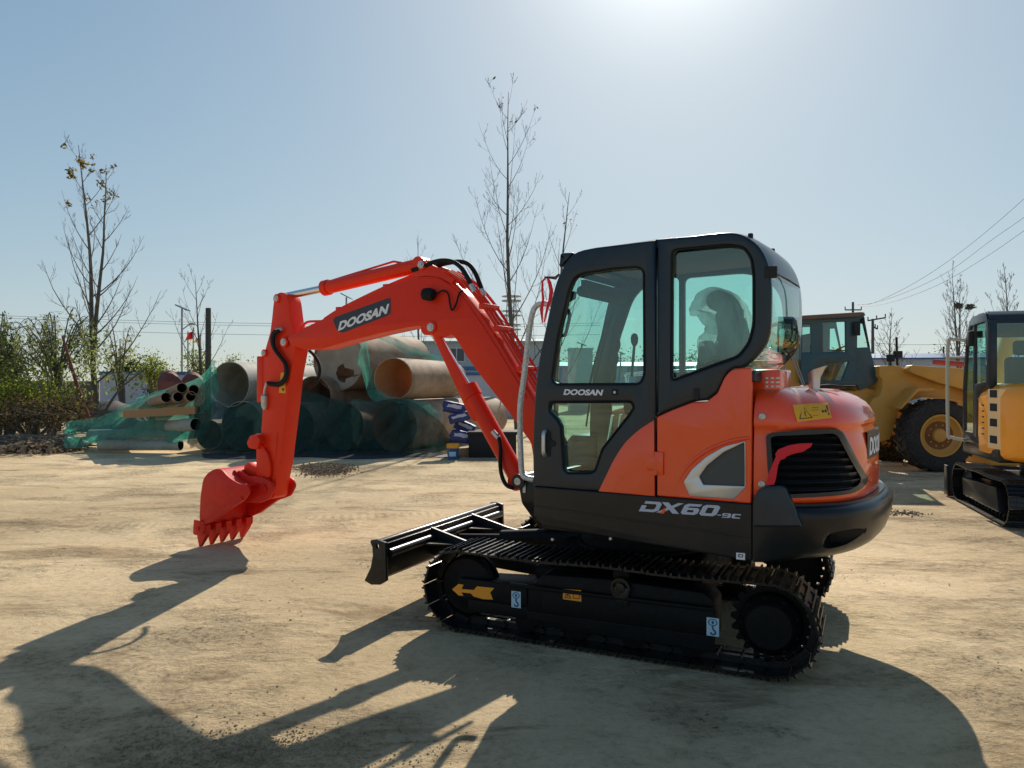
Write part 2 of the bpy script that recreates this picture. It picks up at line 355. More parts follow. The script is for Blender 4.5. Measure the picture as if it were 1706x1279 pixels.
        dg = bpy.context.evaluated_depsgraph_get(); me = bpy.data.meshes.new_from_object(ob.evaluated_get(dg))
        bpy.data.objects.remove(ob); bpy.data.curves.remove(cu)
        ym = (y0 + y1) / 2
        s.mesh(me, fn or (lambda c: (c.x, ym - c.z, c.y)), m); bpy.data.meshes.remove(me); return s
    def loft(s, rings, m=None, cap0=True, cap1=True, closed=True):
        n = len(rings[0]); vs = [p for r_ in rings for p in r_]; fs = []
        for i in range(len(rings) - 1):
            for k in range(n if closed else n - 1):
                k2 = (k + 1) % n; fs.append((i * n + k, i * n + k2, (i + 1) * n + k2, (i + 1) * n + k))
        if cap0: fs.append(tuple(range(n - 1, -1, -1)))
        if cap1: fs.append(tuple((len(rings) - 1) * n + k for k in range(n)))
        return s.add(vs, fs, m)
    def grid(s, P, nu, nv, m=None, th=0.0):
        vs = [P(i / nu, j / nv) for j in range(nv + 1) for i in range(nu + 1)]
        fs = [(j * (nu + 1) + i, j * (nu + 1) + i + 1, (j + 1) * (nu + 1) + i + 1, (j + 1) * (nu + 1) + i) for j in range(nv) for i in range(nu)]
        return s.add(vs, fs, m)
    # -- finish
    def build(s, name, m=None, parent=None, smooth=38, world=False, fixn=True, **props):
        me = bpy.data.meshes.new(name)
        if world and parent is not None:
            inv = root_of(parent)['_inv']; s.xf(lambda v: inv @ v)
        me.from_pydata(s.v, [], s.f)
        if m is not None and not s.mats: s.mats.append(m)
        for q in s.mats: me.materials.append(q)
        me.polygons.foreach_set("material_index", s.m); me.update()
        if fixn:
            bm = bmesh.new(); bm.from_mesh(me); bmesh.ops.remove_doubles(bm, verts=bm.verts, dist=1e-5)
            bmesh.ops.recalc_face_normals(bm, faces=bm.faces); bm.to_mesh(me); bm.free()
        if smooth:
            me.polygons.foreach_set("use_smooth", [True] * len(me.polygons)); me.set_sharp_from_angle(angle=R(smooth))
        o = bpy.data.objects.new(name, me); COL.objects.link(o)
        if parent is not None: o.parent = parent
        for k, v in props.items(): o[k] = v
        return o
def N(m):     # MB with a default material
    b = MB(); b.mats.append(M[m] if isinstance(m, str) else m); return b

_INV = {}
class _Root(dict): pass
def root_of(o):
    while o.parent is not None: o = o.parent
    return {'_inv': (Matrix.Translation(o.location) @ o.rotation_euler.to_matrix().to_4x4()).inverted()}

def empty(name, loc, rz, label, cat, group=None):
    o = bpy.data.objects.new(name, None); COL.objects.link(o); o.location = loc; o.rotation_euler = (0, 0, rz); o.empty_display_size = 0.2
    o['label'] = label; o['category'] = cat
    if group: o['group'] = group
    return o
def tag(o, label=None, cat=None, group=None, kind=None):
    if label: o['label'] = label
    if cat: o['category'] = cat
    if group: o['group'] = group
    if kind: o['kind'] = kind
    return o

def fillet(pts, r, n=5):
    out = []; L = len(pts)
    for i in range(L):
        p = Vector(pts[i][:2]); a = Vector(pts[i - 1][:2]); b = Vector(pts[(i + 1) % L][:2])
        ri = pts[i][2] if len(pts[i]) > 2 else r
        da = a - p; db = b - p; k = min(ri, da.length * 0.49, db.length * 0.49)
        if k < 1e-4: out.append((p.x, p.y)); continue
        p0 = p + da.normalized() * k; p2 = p + db.normalized() * k
        for j in range(n + 1):
            t = j / n; q = p0 * (1 - t) ** 2 + p * 2 * t * (1 - t) + p2 * t * t; out.append((q.x, q.y))
    return out
def crom(pts, n=6, closed=True):
    P = [Vector(p) for p in pts]; L = len(P); out = []
    for i in range(L if closed else L - 1):
        p0 = P[i - 1] if (closed or i > 0) else P[0]; p1 = P[i]; p2 = P[(i + 1) % L]; p3 = P[(i + 2) % L] if (closed or i + 2 < L) else P[-1]
        for k in range(n):
            t = k / n; out.append(0.5 * ((2 * p1) + (-p0 + p2) * t + (2 * p0 - 5 * p1 + 4 * p2 - p3) * t * t + (-p0 + 3 * p1 - 3 * p2 + p3) * t ** 3))
    if not closed: out.append(P[-1])
    return [tuple(q) for q in out]

# measured positions: pixel of the photograph -> point at a known distance / on a known plane of the machine
def W(px, py, d): return Vector(((px - 853) / F * d, d, EYE + (639.5 - py) / F * d))
def G(px, d, z=0.0): return Vector(((px - 853) / F * d, d, z))
CX = (0.92, 5.38)
def S(px, py, Y, th=31.0, C=CX):
    t = R(th); h = (-math.cos(t), math.sin(t)); l = (-math.sin(t), -math.cos(t)); rx = (px - 853) / F
    k = (Y + C[0] * l[0] + C[1] * l[1]) / (rx * l[0] + l[1])
    P = (k * rx - C[0], k - C[1]); return (P[0] * h[0] + P[1] * h[1], EYE + k * (639.5 - py) / F)
def zoomer(ox, oy, sc): return lambda x, y: (ox + x / sc, oy + y / sc)
Z2 = zoomer(860, 370, 3.41); Z3 = zoomer(860, 600, 3.41); ZB = zoomer(430, 420, 4.611); ZA = zoomer(400, 440, 4.265)
ZK = zoomer(310, 720, 6.092); ZC = zoomer(700, 420, 2.909); ZW = zoomer(900, 420, 5.33); ZS = zoomer(1100, 380, 4.92)
ZT = zoomer(1240, 600, 6.558); ZU = zoomer(1240, 780, 6.558); ZL = zoomer(690, 860, 4.874); ZM = zoomer(1040, 880, 4.736); ZD = zoomer(600, 820, 6.093)
def tr(pts, zf, Y, th=31.0): return [S(*zf(*p[:2]), Y, th) + tuple(p[2:]) for p in pts]

_fc = {}
def text_mesh(txt, bold=0.03, shear=0.0, space=1.0):
    cu = bpy.data.curves.new("tmp", 'FONT'); cu.body = txt; cu.offset = bold; cu.shear = shear; cu.space_character = space; cu.extrude = 0.004; cu.resolution_u = 4
    ob = bpy.data.objects.new("tmp", cu); COL.objects.link(ob)
    dg = bpy.context.evaluated_depsgraph_get(); me = bpy.data.meshes.new_from_object(ob.evaluated_get(dg)); bpy.data.objects.remove(ob)
    return me
def text_plate(b, txt, BL, BR, TL, y, m, bold=0.03, th=0.002, space=1.0, dy=1):
    """lettering in the plane Y=y: BL, BR, TL corners in (X,Z)"""
    me = text_mesh(txt, bold, 0, space); xs = [v.co.x for v in me.vertices]; ys = [v.co.y for v in me.vertices]
    x0, x1, y0, y1 = min(xs), max(xs), min(ys), max(ys); BL, BR, TL = map(Vector, (BL, BR, TL))
    def fn(c):
        u = (c.x - x0) / (x1 - x0); v = (c.y - y0) / (y1 - y0); q = BL + (BR - BL) * u + (TL - BL) * v
        return (q.x, y + dy * (th if c.z > 0 else 0), q.y)
    b.mesh(me, fn, m); bpy.data.meshes.remove(me); return b

# ------------------------------------------------------------------ ground
gb = N('ground'); gb.add([(-400, -60, 0), (400, -60, 0), (400, 900, 0), (-400, 900, 0)], [(0, 1, 2, 3)])
tag(gb.build("ground", smooth=0), kind='structure')

# ================================================================== THE RED EXCAVATOR
EX = empty("excavator", (CX[0], CX[1], 0), R(149), "orange and black compact excavator with its boom lowered to the bare ground, in the foreground", "excavator")
YS = 0.925                 # the near (left) side of cab and house
LOW = R(6)                 # the undercarriage stands slightly turned under the house
def low(o): o.rotation_euler.z = LOW; return o

# ---- tracks
def belt_path(x0, x1, zc, r, top_sag=0.012):
    """point and normal along the capsule, arclength parametrised"""
    L = (x1 - x0); per = 2 * L + 2 * math.pi * r
    def at(s):
        s = s % per
        if s < L: return (x0 + s, zc + r - top_sag * math.sin(math.pi * s / L * 2) ** 2, 0, 1)
        s -= L
        if s < math.pi * r: a = math.pi / 2 - s / r; return (x1 + r * math.cos(a), zc + r * math.sin(a), math.cos(a), math.sin(a))
        s -= math.pi * r
        if s < L: return (x1 - s, zc - r, 0, -1)
        s -= L; a = -math.pi / 2 - s / r; return (x0 + r * math.cos(a), zc + r * math.sin(a), math.cos(a), math.sin(a))
    return at, per
def make_track(y0, y1, x0=-0.955, x1=0.965, zc=0.278, r=0.252, n=40, mt='track'):
    at, per = belt_path(x0, x1, zc, r); b = N(mt); pitch = per / n
    for i in range(n):
        s0 = i * pitch; xa, za, na, nb = at(s0 + pitch * 0.5); tx, tz = nb, -na
        def P(t, y, h): return (xa + tx * t + na * h, y, za + tz * t + nb * h)
        hw = pitch * 0.47
        def slab(t0, t1, h0, h1, ya=y0, yb=y1, tap=0.0):
            v = [P(t0, ya, h0), P(t1, ya, h0), P(t1, yb, h0), P(t0, yb, h0), P(t0 + tap, ya, h1), P(t1 - tap, ya, h1), P(t1 - tap, yb, h1), P(t0 + tap, yb, h1)]
            b.add(v, [(0, 3, 2, 1), (4, 5, 6, 7), (0, 1, 5, 4), (1, 2, 6, 5), (2, 3, 7, 6), (3, 0, 4, 7)])
        slab(-hw, hw, -0.008, 0.004)
        for g in (-0.86, -0.02, 0.72): slab(g * hw, g * hw + 0.016, 0.004, 0.020, tap=0.004)
        slab(-hw * 0.92, hw * 0.92, -0.045, -0.008, y0 + 0.14, y0 + 0.18); slab(-hw * 0.92, hw * 0.92, -0.045, -0.008, y1 - 0.18, y1 - 0.14)
        for yy in (y0 + 0.09, y1 - 0.09):
            for tt in (-0.5, 0.4): slab(tt * hw - 0.011, tt * hw + 0.011, 0.004, 0.013, yy - 0.011, yy + 0.011)
        xb, zb, nc, nd = at(s0); b.cyl((xb - nc * 0.028, y0 + 0.12, zb - nd * 0.028), (xb - nc * 0.028, y1 - 0.12, zb - nd * 0.028), 0.016, n=8)
    return b
for side in (1, -1):
    ya, yb = (0.545, 0.94) if side > 0 else (-0.94, -0.545)
    low(make_track(ya, yb).build("track", parent=EX, smooth=30))
    f = N('frame'); so_ = side
    def Y(a): return a * side
    ys = sorted((Y(0.63), Y(0.865)))
    f.plate(fillet([(-0.66, 0.155), (0.80, 0.155), (0.83, 0.34), (0.46, 0.36), (0.40, 0.425), (0.0, 0.44), (-0.60, 0.425), (-0.66, 0.38)], 0.02), ys[0], ys[1], bev=0.012)
    f.box(-0.66, 0.62, *sorted((Y(0.865), Y(0.905))), 0.335, 0.355, bev=0.004)
    f.box(-0.66, 0.40, *sorted((Y(0.865), Y(0.885))), 0.19, 0.33, bev=0.006)
    f.box(0.38, 0.50, *sorted((Y(0.862), Y(0.875))), 0.17, 0.36, bev=0.004)
    f.box(0.50, 0.99, *sorted((Y(0.845), Y(0.885))), 0.215, 0.345, bev=0.008); f.box(0.50, 0.93, *sorted((Y(0.845), Y(0.872))), 0.13, 0.21, bev=0.006); f.plate(fillet([(-0.66, 0.10), (0.44, 0.10), (0.50, 0.14), (0.50, 0.19), (-0.66, 0.19)], 0.01), *sorted((Y(0.85), Y(0.884))), bev=0.005)
    fr = low(f.build("track_frame", parent=EX))
    N('frame').lathe((0.965, Y(0.68), 0.278), (0, side, 0), [(0, 0.06), (0, 0.18), (0.03, 0.2), (0.05, 0.2), (0.05, 0.17), (0.08, 0.17), (0.08, 0.2), (0.11, 0.2), (0.13, 0.18), (0.13, 0.15), (0.14, 0.10), (0.15, 0.08)]).build("idler_wheel", parent=fr)
    sp = N('frame'); pr = []
    for k in range(21 * 4):
        a = 2 * math.pi * k / 84; pr.append((-0.955 + math.cos(a) * (0.225 if k % 4 in (0, 1) else 0.195), 0.278 + math.sin(a) * (0.225 if k % 4 in (0, 1) else 0.195)))
    sp.plate(pr, *sorted((Y(0.72), Y(0.76))))
    sp.lathe((-0.955, Y(0.70), 0.278), (0, side, 0), [(0, 0.17), (0.12, 0.17), (0.13, 0.165), (0.15, 0.14), (0.17, 0.135), (0.185, 0.12), (0.19, 0.04)])
    for k in range(9):
        a = 2 * math.pi * k / 9; q = Vector((-0.955 + 0.15 * math.cos(a), Y(0.83), 0.278 + 0.15 * math.sin(a))); sp.cyl(q - Vector((0, 0.01, 0)), q + Vector((0, 0.012, 0)), 0.011, n=6)
    sp.build("sprocket", parent=fr)
    for x in (-0.52, -0.17, 0.18, 0.53):
        N('frame').lathe((x, Y(0.64), 0.105), (0, side, 0), [(0, 0.05), (0, 0.07), (0.03, 0.07), (0.03, 0.055), (0.17, 0.055), (0.17, 0.07), (0.20, 0.07), (0.205, 0.03)], n=20).build("track_roller", parent=fr)
    cr = N('frame'); cr.lathe((-0.10, Y(0.68), 0.47), (0, side, 0), [(0, 0.03), (0, 0.042), (0.13, 0.042), (0.13, 0.05), (0.16, 0.05), (0.165, 0.03)], n=20); cr.box(-0.14, -0.06, *sorted((Y(0.68), Y(0.74))), 0.40, 0.47)
    cr.build("carrier_roller", parent=fr)
    if side > 0: NEARFRAME = fr
car = N('frame'); car.plate(fillet([(-0.55, 0.28), (0.6, 0.28), (0.55, 0.50), (-0.5, 0.50)], 0.04), -0.5, 0.5, bev=0.02)
for sx in (-0.42, 0.42): car.box(sx - 0.13, sx + 0.13, -0.66, 0.66, 0.27, 0.43, bev=0.03)
low(car.build("carbody", parent=EX))
sw = N('frame'); sw.lathe((0, 0, 0.49), (0, 0, 1), [(0, 0.46), (0.03, 0.46), (0.03, 0.43), (0.10, 0.43), (0.10, 0.47), (0.19, 0.47)], n=48); sw.build("swing_ring", parent=EX)

# decals on the near track frame (each a thin sticker)
def low_pts(pts, zf, y): return tr(pts, zf, y, 25.0)
yd = 0.8865
d = N('arrow'); d.plate(low_pts([(308, 592), (362, 548), (402, 556), (386, 590), (484, 598), (512, 568), (652, 582), (618, 618), (640, 675), (560, 672), (484, 650), (462, 626), (386, 616), (400, 644), (362, 642)], ZL, yd), yd, yd + 0.0015)
d.build("arrow_sticker", parent=NEARFRAME, smooth=0, label="orange double-ended arrow sticker on the front of the track frame")
def hook_label(zf, x0, y0, x1, y1):
    y = yd; b = N('labelblue'); (ax, az), (bx, bz) = S(*zf(x0, y0), y, 25), S(*zf(x1, y1), y, 25); w = bx - ax; h = bz - az
    def q(u, v): return (ax + w * u, az + h * v)
    b.plate([q(0, 0), q(1, 0), q(1, 1), q(0, 1)], y, y + 0.001)
    ring = [q(0.5 + 0.38 * math.cos(a * math.pi / 8), 0.25 + 0.20 * math.sin(a * math.pi / 8)) for a in range(16)]
    ri = [q(0.5 + 0.29 * math.cos(a * math.pi / 8), 0.25 + 0.155 * math.sin(a * math.pi / 8)) for a in range(16)]
    b.plate(ring, y + 0.001, y + 0.0018, M['inkblue'], holes=[ri])
    b.plate([q(0.5, 0.14), q(0.68, 0.25), q(0.58, 0.25), q(0.58, 0.35), q(0.42, 0.35), q(0.42, 0.25), q(0.32, 0.25)], y + 0.001, y + 0.0018, M['inkblue'])
    b.tube([(q(u, v)[0], y + 0.0018, q(u, v)[1]) for u, v in [(0.5, 0.45), (0.5, 0.6), (0.66, 0.7), (0.72, 0.8), (0.6, 0.9), (0.42, 0.9), (0.33, 0.8)]], abs(w) * 0.07, M['inkblue'], n=6, smooth=3)
    b.build("hook_sticker", parent=NEARFRAME, smooth=0)
hook_label(ZL, 790, 604, 866, 747); hook_label(ZM, 650, 700, 748, 857)
def warn(b, q, y, big=False):
    b.plate([q(0.08, 0.85), q(0.27, 0.15), q(0.46, 0.85)], y + 0.001, y + 0.0018, M['ink'], holes=[[q(0.14, 0.78), q(0.27, 0.30), q(0.40, 0.78)]])
    b.plate([q(0.24, 0.45), q(0.31, 0.5), q(0.27, 0.56), q(0.33, 0.66), q(0.25, 0.72), q(0.26, 0.62), q(0.21, 0.6)], y + 0.001, y + 0.0018, M['ink'])
b = N('arrow'); p4 = low_pts([(1208, 590), (1356, 600), (1358, 692), (1208, 672)], ZL, yd); b.plate(p4, yd, yd + 0.001)
A_, B_, C_, D_ = map(Vector, p4)
def q(u, v): a = A_ + (B_ - A_) * u; c = D_ + (C_ - D_) * u; r_ = a + (c - a) * v; return (r_.x, r_.y)
warn(b, q, yd); b.plate([q(0.55, 0.35), q(0.92, 0.35), q(0.92, 0.8), q(0.55, 0.8)], yd + 0.001, yd + 0.0016, M['ink'], holes=[[q(0.58, 0.42), q(0.89, 0.42), q(0.89, 0.73), q(0.58, 0.73)]])
b.build("warning_sticker", parent=NEARFRAME, smooth=0)
# lifting eye / bracket in the middle of the near frame
b = N('track'); b.lathe((-0.115, 0.86, 0.405), (0, 1, 0), [(0, 0.06), (0.045, 0.06), (0.045, 0.045), (0.02, 0.045), (0.02, 0.03), (0.05, 0.03), (0.052, 0.01)], n=24); b.box(-0.165, -0.065, 0.86, 0.90, 0.30, 0.41, bev=0.006)
b.build("grease_boss", parent=NEARFRAME)

# ---- dozer blade
BLC = S(618, 900, 0.93, 25)
xb0 = BLC[0]; zt = BLC[1]; zb = S(643, 967, 0.93, 25)[1]
prof = tr([(110, 485), (165, 478), (258, 512), (268, 900), (205, 938), (115, 938), (45, 895), (108, 762), (130, 640), (126, 560), (104, 505)], ZD, 0.93, 25)
shell = tr([(150, 490), (168, 560), (172, 640), (150, 765), (100, 880), (60, 905), (118, 925), (190, 780), (212, 645), (208, 560), (195, 498)], ZD, 0.93, 25)
bl = N('track'); bl.plate(crom(shell, 3), -0.905, 0.905, bev=0.004)
xr = prof[2][0]
for yy in (0.905, -0.935): bl.plate(prof, yy, yy + 0.03, bev=0.005, holes=[[(xr + 0.06 + 0.018 * math.cos(a * math.pi / 6), zt - 0.035 + 0.018 * math.sin(a * math.pi / 6)) for a in range(12)]])
bl.box(xr + 0.02, xr + 0.05, -0.90, 0.90, zb + 0.02, zt - 0.02, bev=0.004)
BLADE = low(bl.build("dozer_blade", parent=EX))
zm = (zt + zb) / 2 + 0.045
N('silver' if False else 'track').cyl((xr + 0.005, -0.88, zm), (xr + 0.005, 0.88, zm), 0.03, n=20).build("blade_tube", parent=BLADE)
for yy in (0.26, -0.40):
    bb = N('track'); bb.plate([(xr + 0.03, zm + 0.075), (xr - 0.30, zm - 0.01), (0.60, 0.34), (0.60, 0.25), (xr - 0.25, zm - 0.16), (xr + 0.03, zm - 0.13)], yy, yy + 0.03, bev=0.004)
    bb.add([(xr + 0.02, yy + 0.03, zm - 0.01), (xr + 0.02, yy + 0.22, zm - 0.01), (xr - 0.30, yy + 0.03, zm - 0.03), (xr + 0.02, yy + 0.03, zm - 0.022), (xr + 0.02, yy + 0.22, zm - 0.022), (xr - 0.30, yy + 0.03, zm - 0.042)], [(0, 1, 2), (3, 5, 4), (0, 3, 4, 1), (1, 4, 5, 2), (2, 5, 3, 0)])
    bb.build("push_arm", parent=BLADE)
bc = N('frame'); bc.cyl((xr - 0.02, -0.05, zm - 0.06), (1.0, -0.05, zm - 0.02), 0.03, None, 16); bc.cyl((1.12, -0.05, zm - 0.03), (0.45, -0.05, 0.50), 0.06, None, 24)
low(bc.build("blade_cylinder", parent=EX))

# ---- swing bracket at the front of the house
sb = N('black'); sb.plate(fillet([S(862, 790, .1), S(893, 800, .1), (0.5, 1.25), (0.30, 1.25), (0.30, 0.62), S(900, 880, .1), S(870, 838, .1)], 0.02), -0.22, 0.12, bev=0.02)
sb.cyl((S(866, 801, .12)[0], -0.25, S(866, 801, .12)[1]), (S(866, 801, .12)[0], 0.15, S(866, 801, .12)[1]), 0.055, n=20)
sb.cyl((S(866, 801, .12)[0], 0.15, S(866, 801, .12)[1]), (S(866, 801, .12)[0], 0.158, S(866, 801, .12)[1]), 0.028, M['pin'], n=20)
sb.box(S(874, 800, .12)[0] - .012, S(874, 800, .12)[0] + .012, 0.12, 0.128, 0.80, 0.90, M['pin'])
sb.build("swing_bracket", parent=EX)

# ---- lower skirt and platform
sk = N('black')
sk.plate(fillet([S(889, 810, YS), (S(889, 810, YS)[0], 0.79), (0.30, 0.735), (-0.985, 0.665), (-0.985, 0.975)], 0.012), YS - 0.04, YS, bev=0.010)
sk.plate([(0.36, 0.79), (0.30, 0.735), (-0.985, 0.665), (-0.985, 0.72), (0.28, 0.80)], 0.3, YS - 0.04)
sk.box(-0.985, 0.33, -0.86, YS - 0.045, 0.70, 0.97, bev=0.02)
SKIRT = sk.build("skirt_panel", parent=EX)
ln = N('black'); a_, b_ = S(*Z3(800, 925), YS), S(*Z3(1338, 952), YS)
ln.plate([(0.355, 0.86), (-0.98, 0.80), (-0.98, 0.79), (0.355, 0.85)], YS - 0.001, YS + 0.004, bev=0.002); ln.build("skirt_crease", parent=SKIRT)
t_ = N('grey')
BLq, BRq, TLq = (Vector(S(*Z3(*p), YS)) for p in ((697, 857), (1132, 887), (727, 799)))
def gl(u, v): r_ = BLq + (BRq - BLq) * u + (TLq - BLq) * v; return (r_.x, r_.y)
def glyph(outer, holes=()): t_.plate([gl(*p) for p in outer], YS, YS + .002, holes=[[gl(*p) for p in h] for h in holes])
def box_loop(x0, x1, y0, y1, c, cy): return [(x0 + c, y0), (x1 - c, y0), (x1, y0 + cy), (x1, y1 - cy), (x1 - c, y1), (x0 + c, y1), (x0, y1 - cy), (x0, y0 + cy)]
glyph([(0, 0), (.20, 0), (.255, .18), (.255, .82), (.215, 1), (.02, 1), (.02, .76), (.175, .76), (.195, .66), (.195, .33), (.175, .24), (.065, .24), (.065, .6), (0, .6)])
glyph([(.235, 0), (.315, 0), (.385, .34), (.45, 0), (.54, 0), (.43, .52), (.53, 1), (.455, 1), (.39, .70), (.33, 1), (.24, 1), (.345, .5)])
glyph([(.58, 0), (.73, 0), (.765, .15), (.765, .50), (.735, .64), (.61, .64), (.61, .70), (.63, .78), (.75, .78), (.765, 1), (.59, 1), (.55, .85), (.55, .15)], [[(.62, .22), (.70, .22), (.70, .43), (.62, .43)]])
glyph(box_loop(.785, 1.0, 0, 1, .035, .16), [box_loop(.85, .935, .24, .76, .01, .05)])
BLq, BRq, TLq = (Vector(S(*Z3(*p), YS)) for p in ((1140, 891), (1270, 900), (1148, 866)))
glyph([(0, .40), (.16, .40), (.16, .60), (0, .60)])
glyph([(.22, 0), (.53, 0), (.58, .12), (.58, .85), (.53, 1), (.25, 1), (.20, .88), (.20, .52), (.25, .42), (.46, .42), (.46, .20), (.22, .20)], [[(.30, .60), (.47, .60), (.47, .80), (.30, .80)]])
glyph([(.68, 0), (1, 0), (1, .26), (.76, .26), (.76, .74), (1, .74), (1, 1), (.68, 1), (.63, .85), (.63, .15)])
t_.plate(tr([(815, 869), (838, 870), (852, 850), (842, 838)], Z3, YS), YS, YS + 0.003, M['orange'])
t_.build("model_lettering", parent=SKIRT, smooth=0)
b = N('white'); b.plate(tr([(1250, 1092), (1300, 1096), (1300, 1135), (1250, 1130)], Z3, YS), YS, YS + 0.0012); b.plate(tr([(1262, 1100), (1290, 1102), (1288, 1120), (1262, 1118)], Z3, YS), YS + 0.0012, YS + 0.002, M['ink'], holes=[tr([(1268, 1104), (1284, 1106), (1283, 1116), (1268, 1114)], Z3, YS)])
b.build("serial_plate", parent=SKIRT, smooth=0)
for (x, y) in [(210, 1016), (540, 1011), (868, 1041), (1092, 1073)]:
    X_, Z_ = S(*Z3(x, y), YS - .03); N('pin').cyl((X_, YS - 0.03, Z_), (X_, YS - 0.015, Z_), 0.009, n=8).build("bolt", parent=SKIRT)

# ---- engine cover (cowl) and counterweight: plan outline x height sections
PLAN = [(-0.99, 0.925), (-1.08, 0.922), (-1.18, 0.905), (-1.28, 0.86), (-1.36, 0.79), (-1.44, 0.69), (-1.50, 0.56), (-1.54, 0.42), (-1.562, 0.25), (-1.570, 0.08), (-1.570, -0.1), (-1.55, -0.3), (-1.51, -0.5), (-1.45, -0.66), (-1.35, -0.79), (-1.22, -0.86), (-1.08, -0.88), (-0.99, -0.88)]
PL = crom(PLAN, 4, closed=False)
def cww(u): return 0.0 if u < 0.02 or u > 0.98 else min(1.0, (u - 0.02) / 0.16, (0.98 - u) / 0.16)
def plan_ring(z, inset, z_fn=None, wfn=None, ex=0.038):
    out = []; n = len(PL)
    for i, p in enumerate(PL):
        a = Vector(PL[max(0, i - 1)]); c = Vector(PL[min(n - 1, i + 1)]); t = (c - a).normalized(); nrm = Vector((t.y, -t.x))   # inward
        w = wfn(i / (n - 1)) if wfn else 1.0
        q_ = Vector(p) + (-nrm if nrm.dot(Vector(p) - Vector((-0.9, 0))) > 0 else nrm) * (inset * w + ex * max(0.0, cww(i / (n - 1)) * 1.6 - 0.6))
        out.append((min(q_.x, -0.99), q_.y, z))
    return out
levels = [(0.985, 0.030, .038), (1.0, 0.022, .038), (1.12, 0.022, .038), (1.25, 0.026, .04), (1.34, 0.034, .045), (1.375, 0.036, .05), (1.39, 0.028, .05), (1.41, 0.025, .052), (1.44, 0.028, .06), (1.475, 0.035, .072), (1.51, 0.047, .09), (1.54, 0.066, .115), (1.565, 0.094, .14), (1.585, 0.138, .165), (1.598, 0.21, .18), (1.604, 0.38, .10)]
cw = N('orange'); cw.loft([plan_ring(z, i, ex=e) for z, i, e in levels])
cowl = cw.build("engine_cover", parent=EX, smooth=50)
# grille opening cut into the cover
GR = fillet(tr([(242, 820), (300, 795), (640, 772), (940, 778), (1000, 830), (1215, 1420), (1190, 1500), (1100, 1540), (300, 1500), (262, 1180)], ZT, YS - 0.02), 0.03)
GRc = Vector((sum(p[0] for p in GR) / len(GR), sum(p[1] for p in GR) / len(GR)))
def shrink(pts, k, c=None):
    c = c or GRc; out = []
    for p in pts: v = Vector(p) - c; L = v.length; v = v * max(0.05, (L - k) / L); out.append((c.x + v.x, c.y + v.y))
    return out
def boolcut(o, cutter):
    cme = bpy.data.meshes.new("cut"); cme.from_pydata(cutter.v, [], cutter.f); cme.update()
    bm = bmesh.new(); bm.from_mesh(cme); bmesh.ops.remove_doubles(bm, verts=bm.verts, dist=1e-5); bmesh.ops.recalc_face_normals(bm, faces=bm.faces); bm.to_mesh(cme); bm.free()
    co = bpy.data.objects.new("cut", cme); COL.objects.link(co)
    co.parent = o.parent
    md = o.modifiers.new("b", 'BOOLEAN'); md.operation = 'DIFFERENCE'; md.object = co; md.solver = 'EXACT'
    bpy.context.view_layer.update(); dg = bpy.context.evaluated_depsgraph_get()
    me = bpy.data.meshes.new_from_object(o.evaluated_get(dg)); o.modifiers.remove(md); old = o.data; o.data = me; bpy.data.meshes.remove(old)
    bpy.data.objects.remove(co); me.set_sharp_from_angle(angle=R(45))
cut = N('orange'); cut.plate(GR, 0.28, 1.2); boolcut(cowl, cut)
cowl.data.name = "engine_cover"
# liner + frame + louvres follow the plan curve
def planY(X, inset=0.0, ex=0.038):
    """Y of the cover skin at a given X on the near side"""
    pts = plan_ring(0, inset, ex=ex)
    for i in range(len(pts) // 2):
        a, c = pts[i], pts[i + 1]
        if (a[0] - X) * (c[0] - X) <= 0 and abs(a[0] - c[0]) > 1e-6: t = (X - a[0]) / (c[0] - a[0]); return a[1] + (c[1] - a[1]) * t
    return pts[0][1]
def bent(pts, holes, off0, off1, m, b, seg=0.03):
    """a panel with the outline in (X,Z) that follows the curve of the cover"""
    cu = bpy.data.curves.new("tmp", 'CURVE'); cu.dimensions = '2D'; cu.fill_mode = 'BOTH'
    for loop in [pts] + list(holes):
        sp = cu.splines.new('POLY'); sp.points.add(len(loop) - 1); sp.use_cyclic_u = True
        for p, q_ in zip(sp.points, loop): p.co = (q_[0], q_[1], 0, 1)
    ob = bpy.data.objects.new("tmp", cu); COL.objects.link(ob); dg = bpy.context.evaluated_depsgraph_get()
    me = bpy.data.meshes.new_from_object(ob.evaluated_get(dg)); bpy.data.objects.remove(ob); bpy.data.curves.remove(cu)
    bm = bmesh.new(); bm.from_mesh(me); bpy.data.meshes.remove(me)
    xs = [v.co.x for v in bm.verts]; x = min(xs) + seg
    while x < max(xs):
        bmesh.ops.bisect_plane(bm, geom=bm.verts[:] + bm.edges[:] + bm.faces[:], plane_co=(x, 0, 0), plane_no=(1, 0, 0)); x += seg
    bmesh.ops.recalc_face_normals(bm, faces=bm.faces); res = bmesh.ops.extrude_face_region(bm, geom=bm.faces[:]); top = set(v for v in res['geom'] if isinstance(v, bmesh.types.BMVert))
    for v in bm.verts: X_, Z_ = v.co.x, v.co.y; v.co = (X_, planY(X_, 0.02) + (off1 if v in top else off0), Z_)
    bm.verts.index_update(); b.add([v.co.copy() for v in bm.verts], [[v.index for v in f.verts] for f in bm.faces], m); bm.free(); return b
gr = N('cabblack'); bent(shrink(GR, -0.003), [shrink(GR, 0.024)], -0.03, 0.006, None, gr); GRILLE = gr.build("grille", parent=EX)
gd = N('dark'); bent(shrink(GR, 0.002), [], -0.115, -0.10, None, gd); bent(shrink(GR, 0.002), [shrink(GR, 0.012)], -0.10, -0.012, None, gd); gd.build("radiator_mesh", parent=GRILLE)
inner = shrink(GR, 0.022)
zs = [p[1] for p in inner]; z0_, z1_ = min(zs), max(zs)
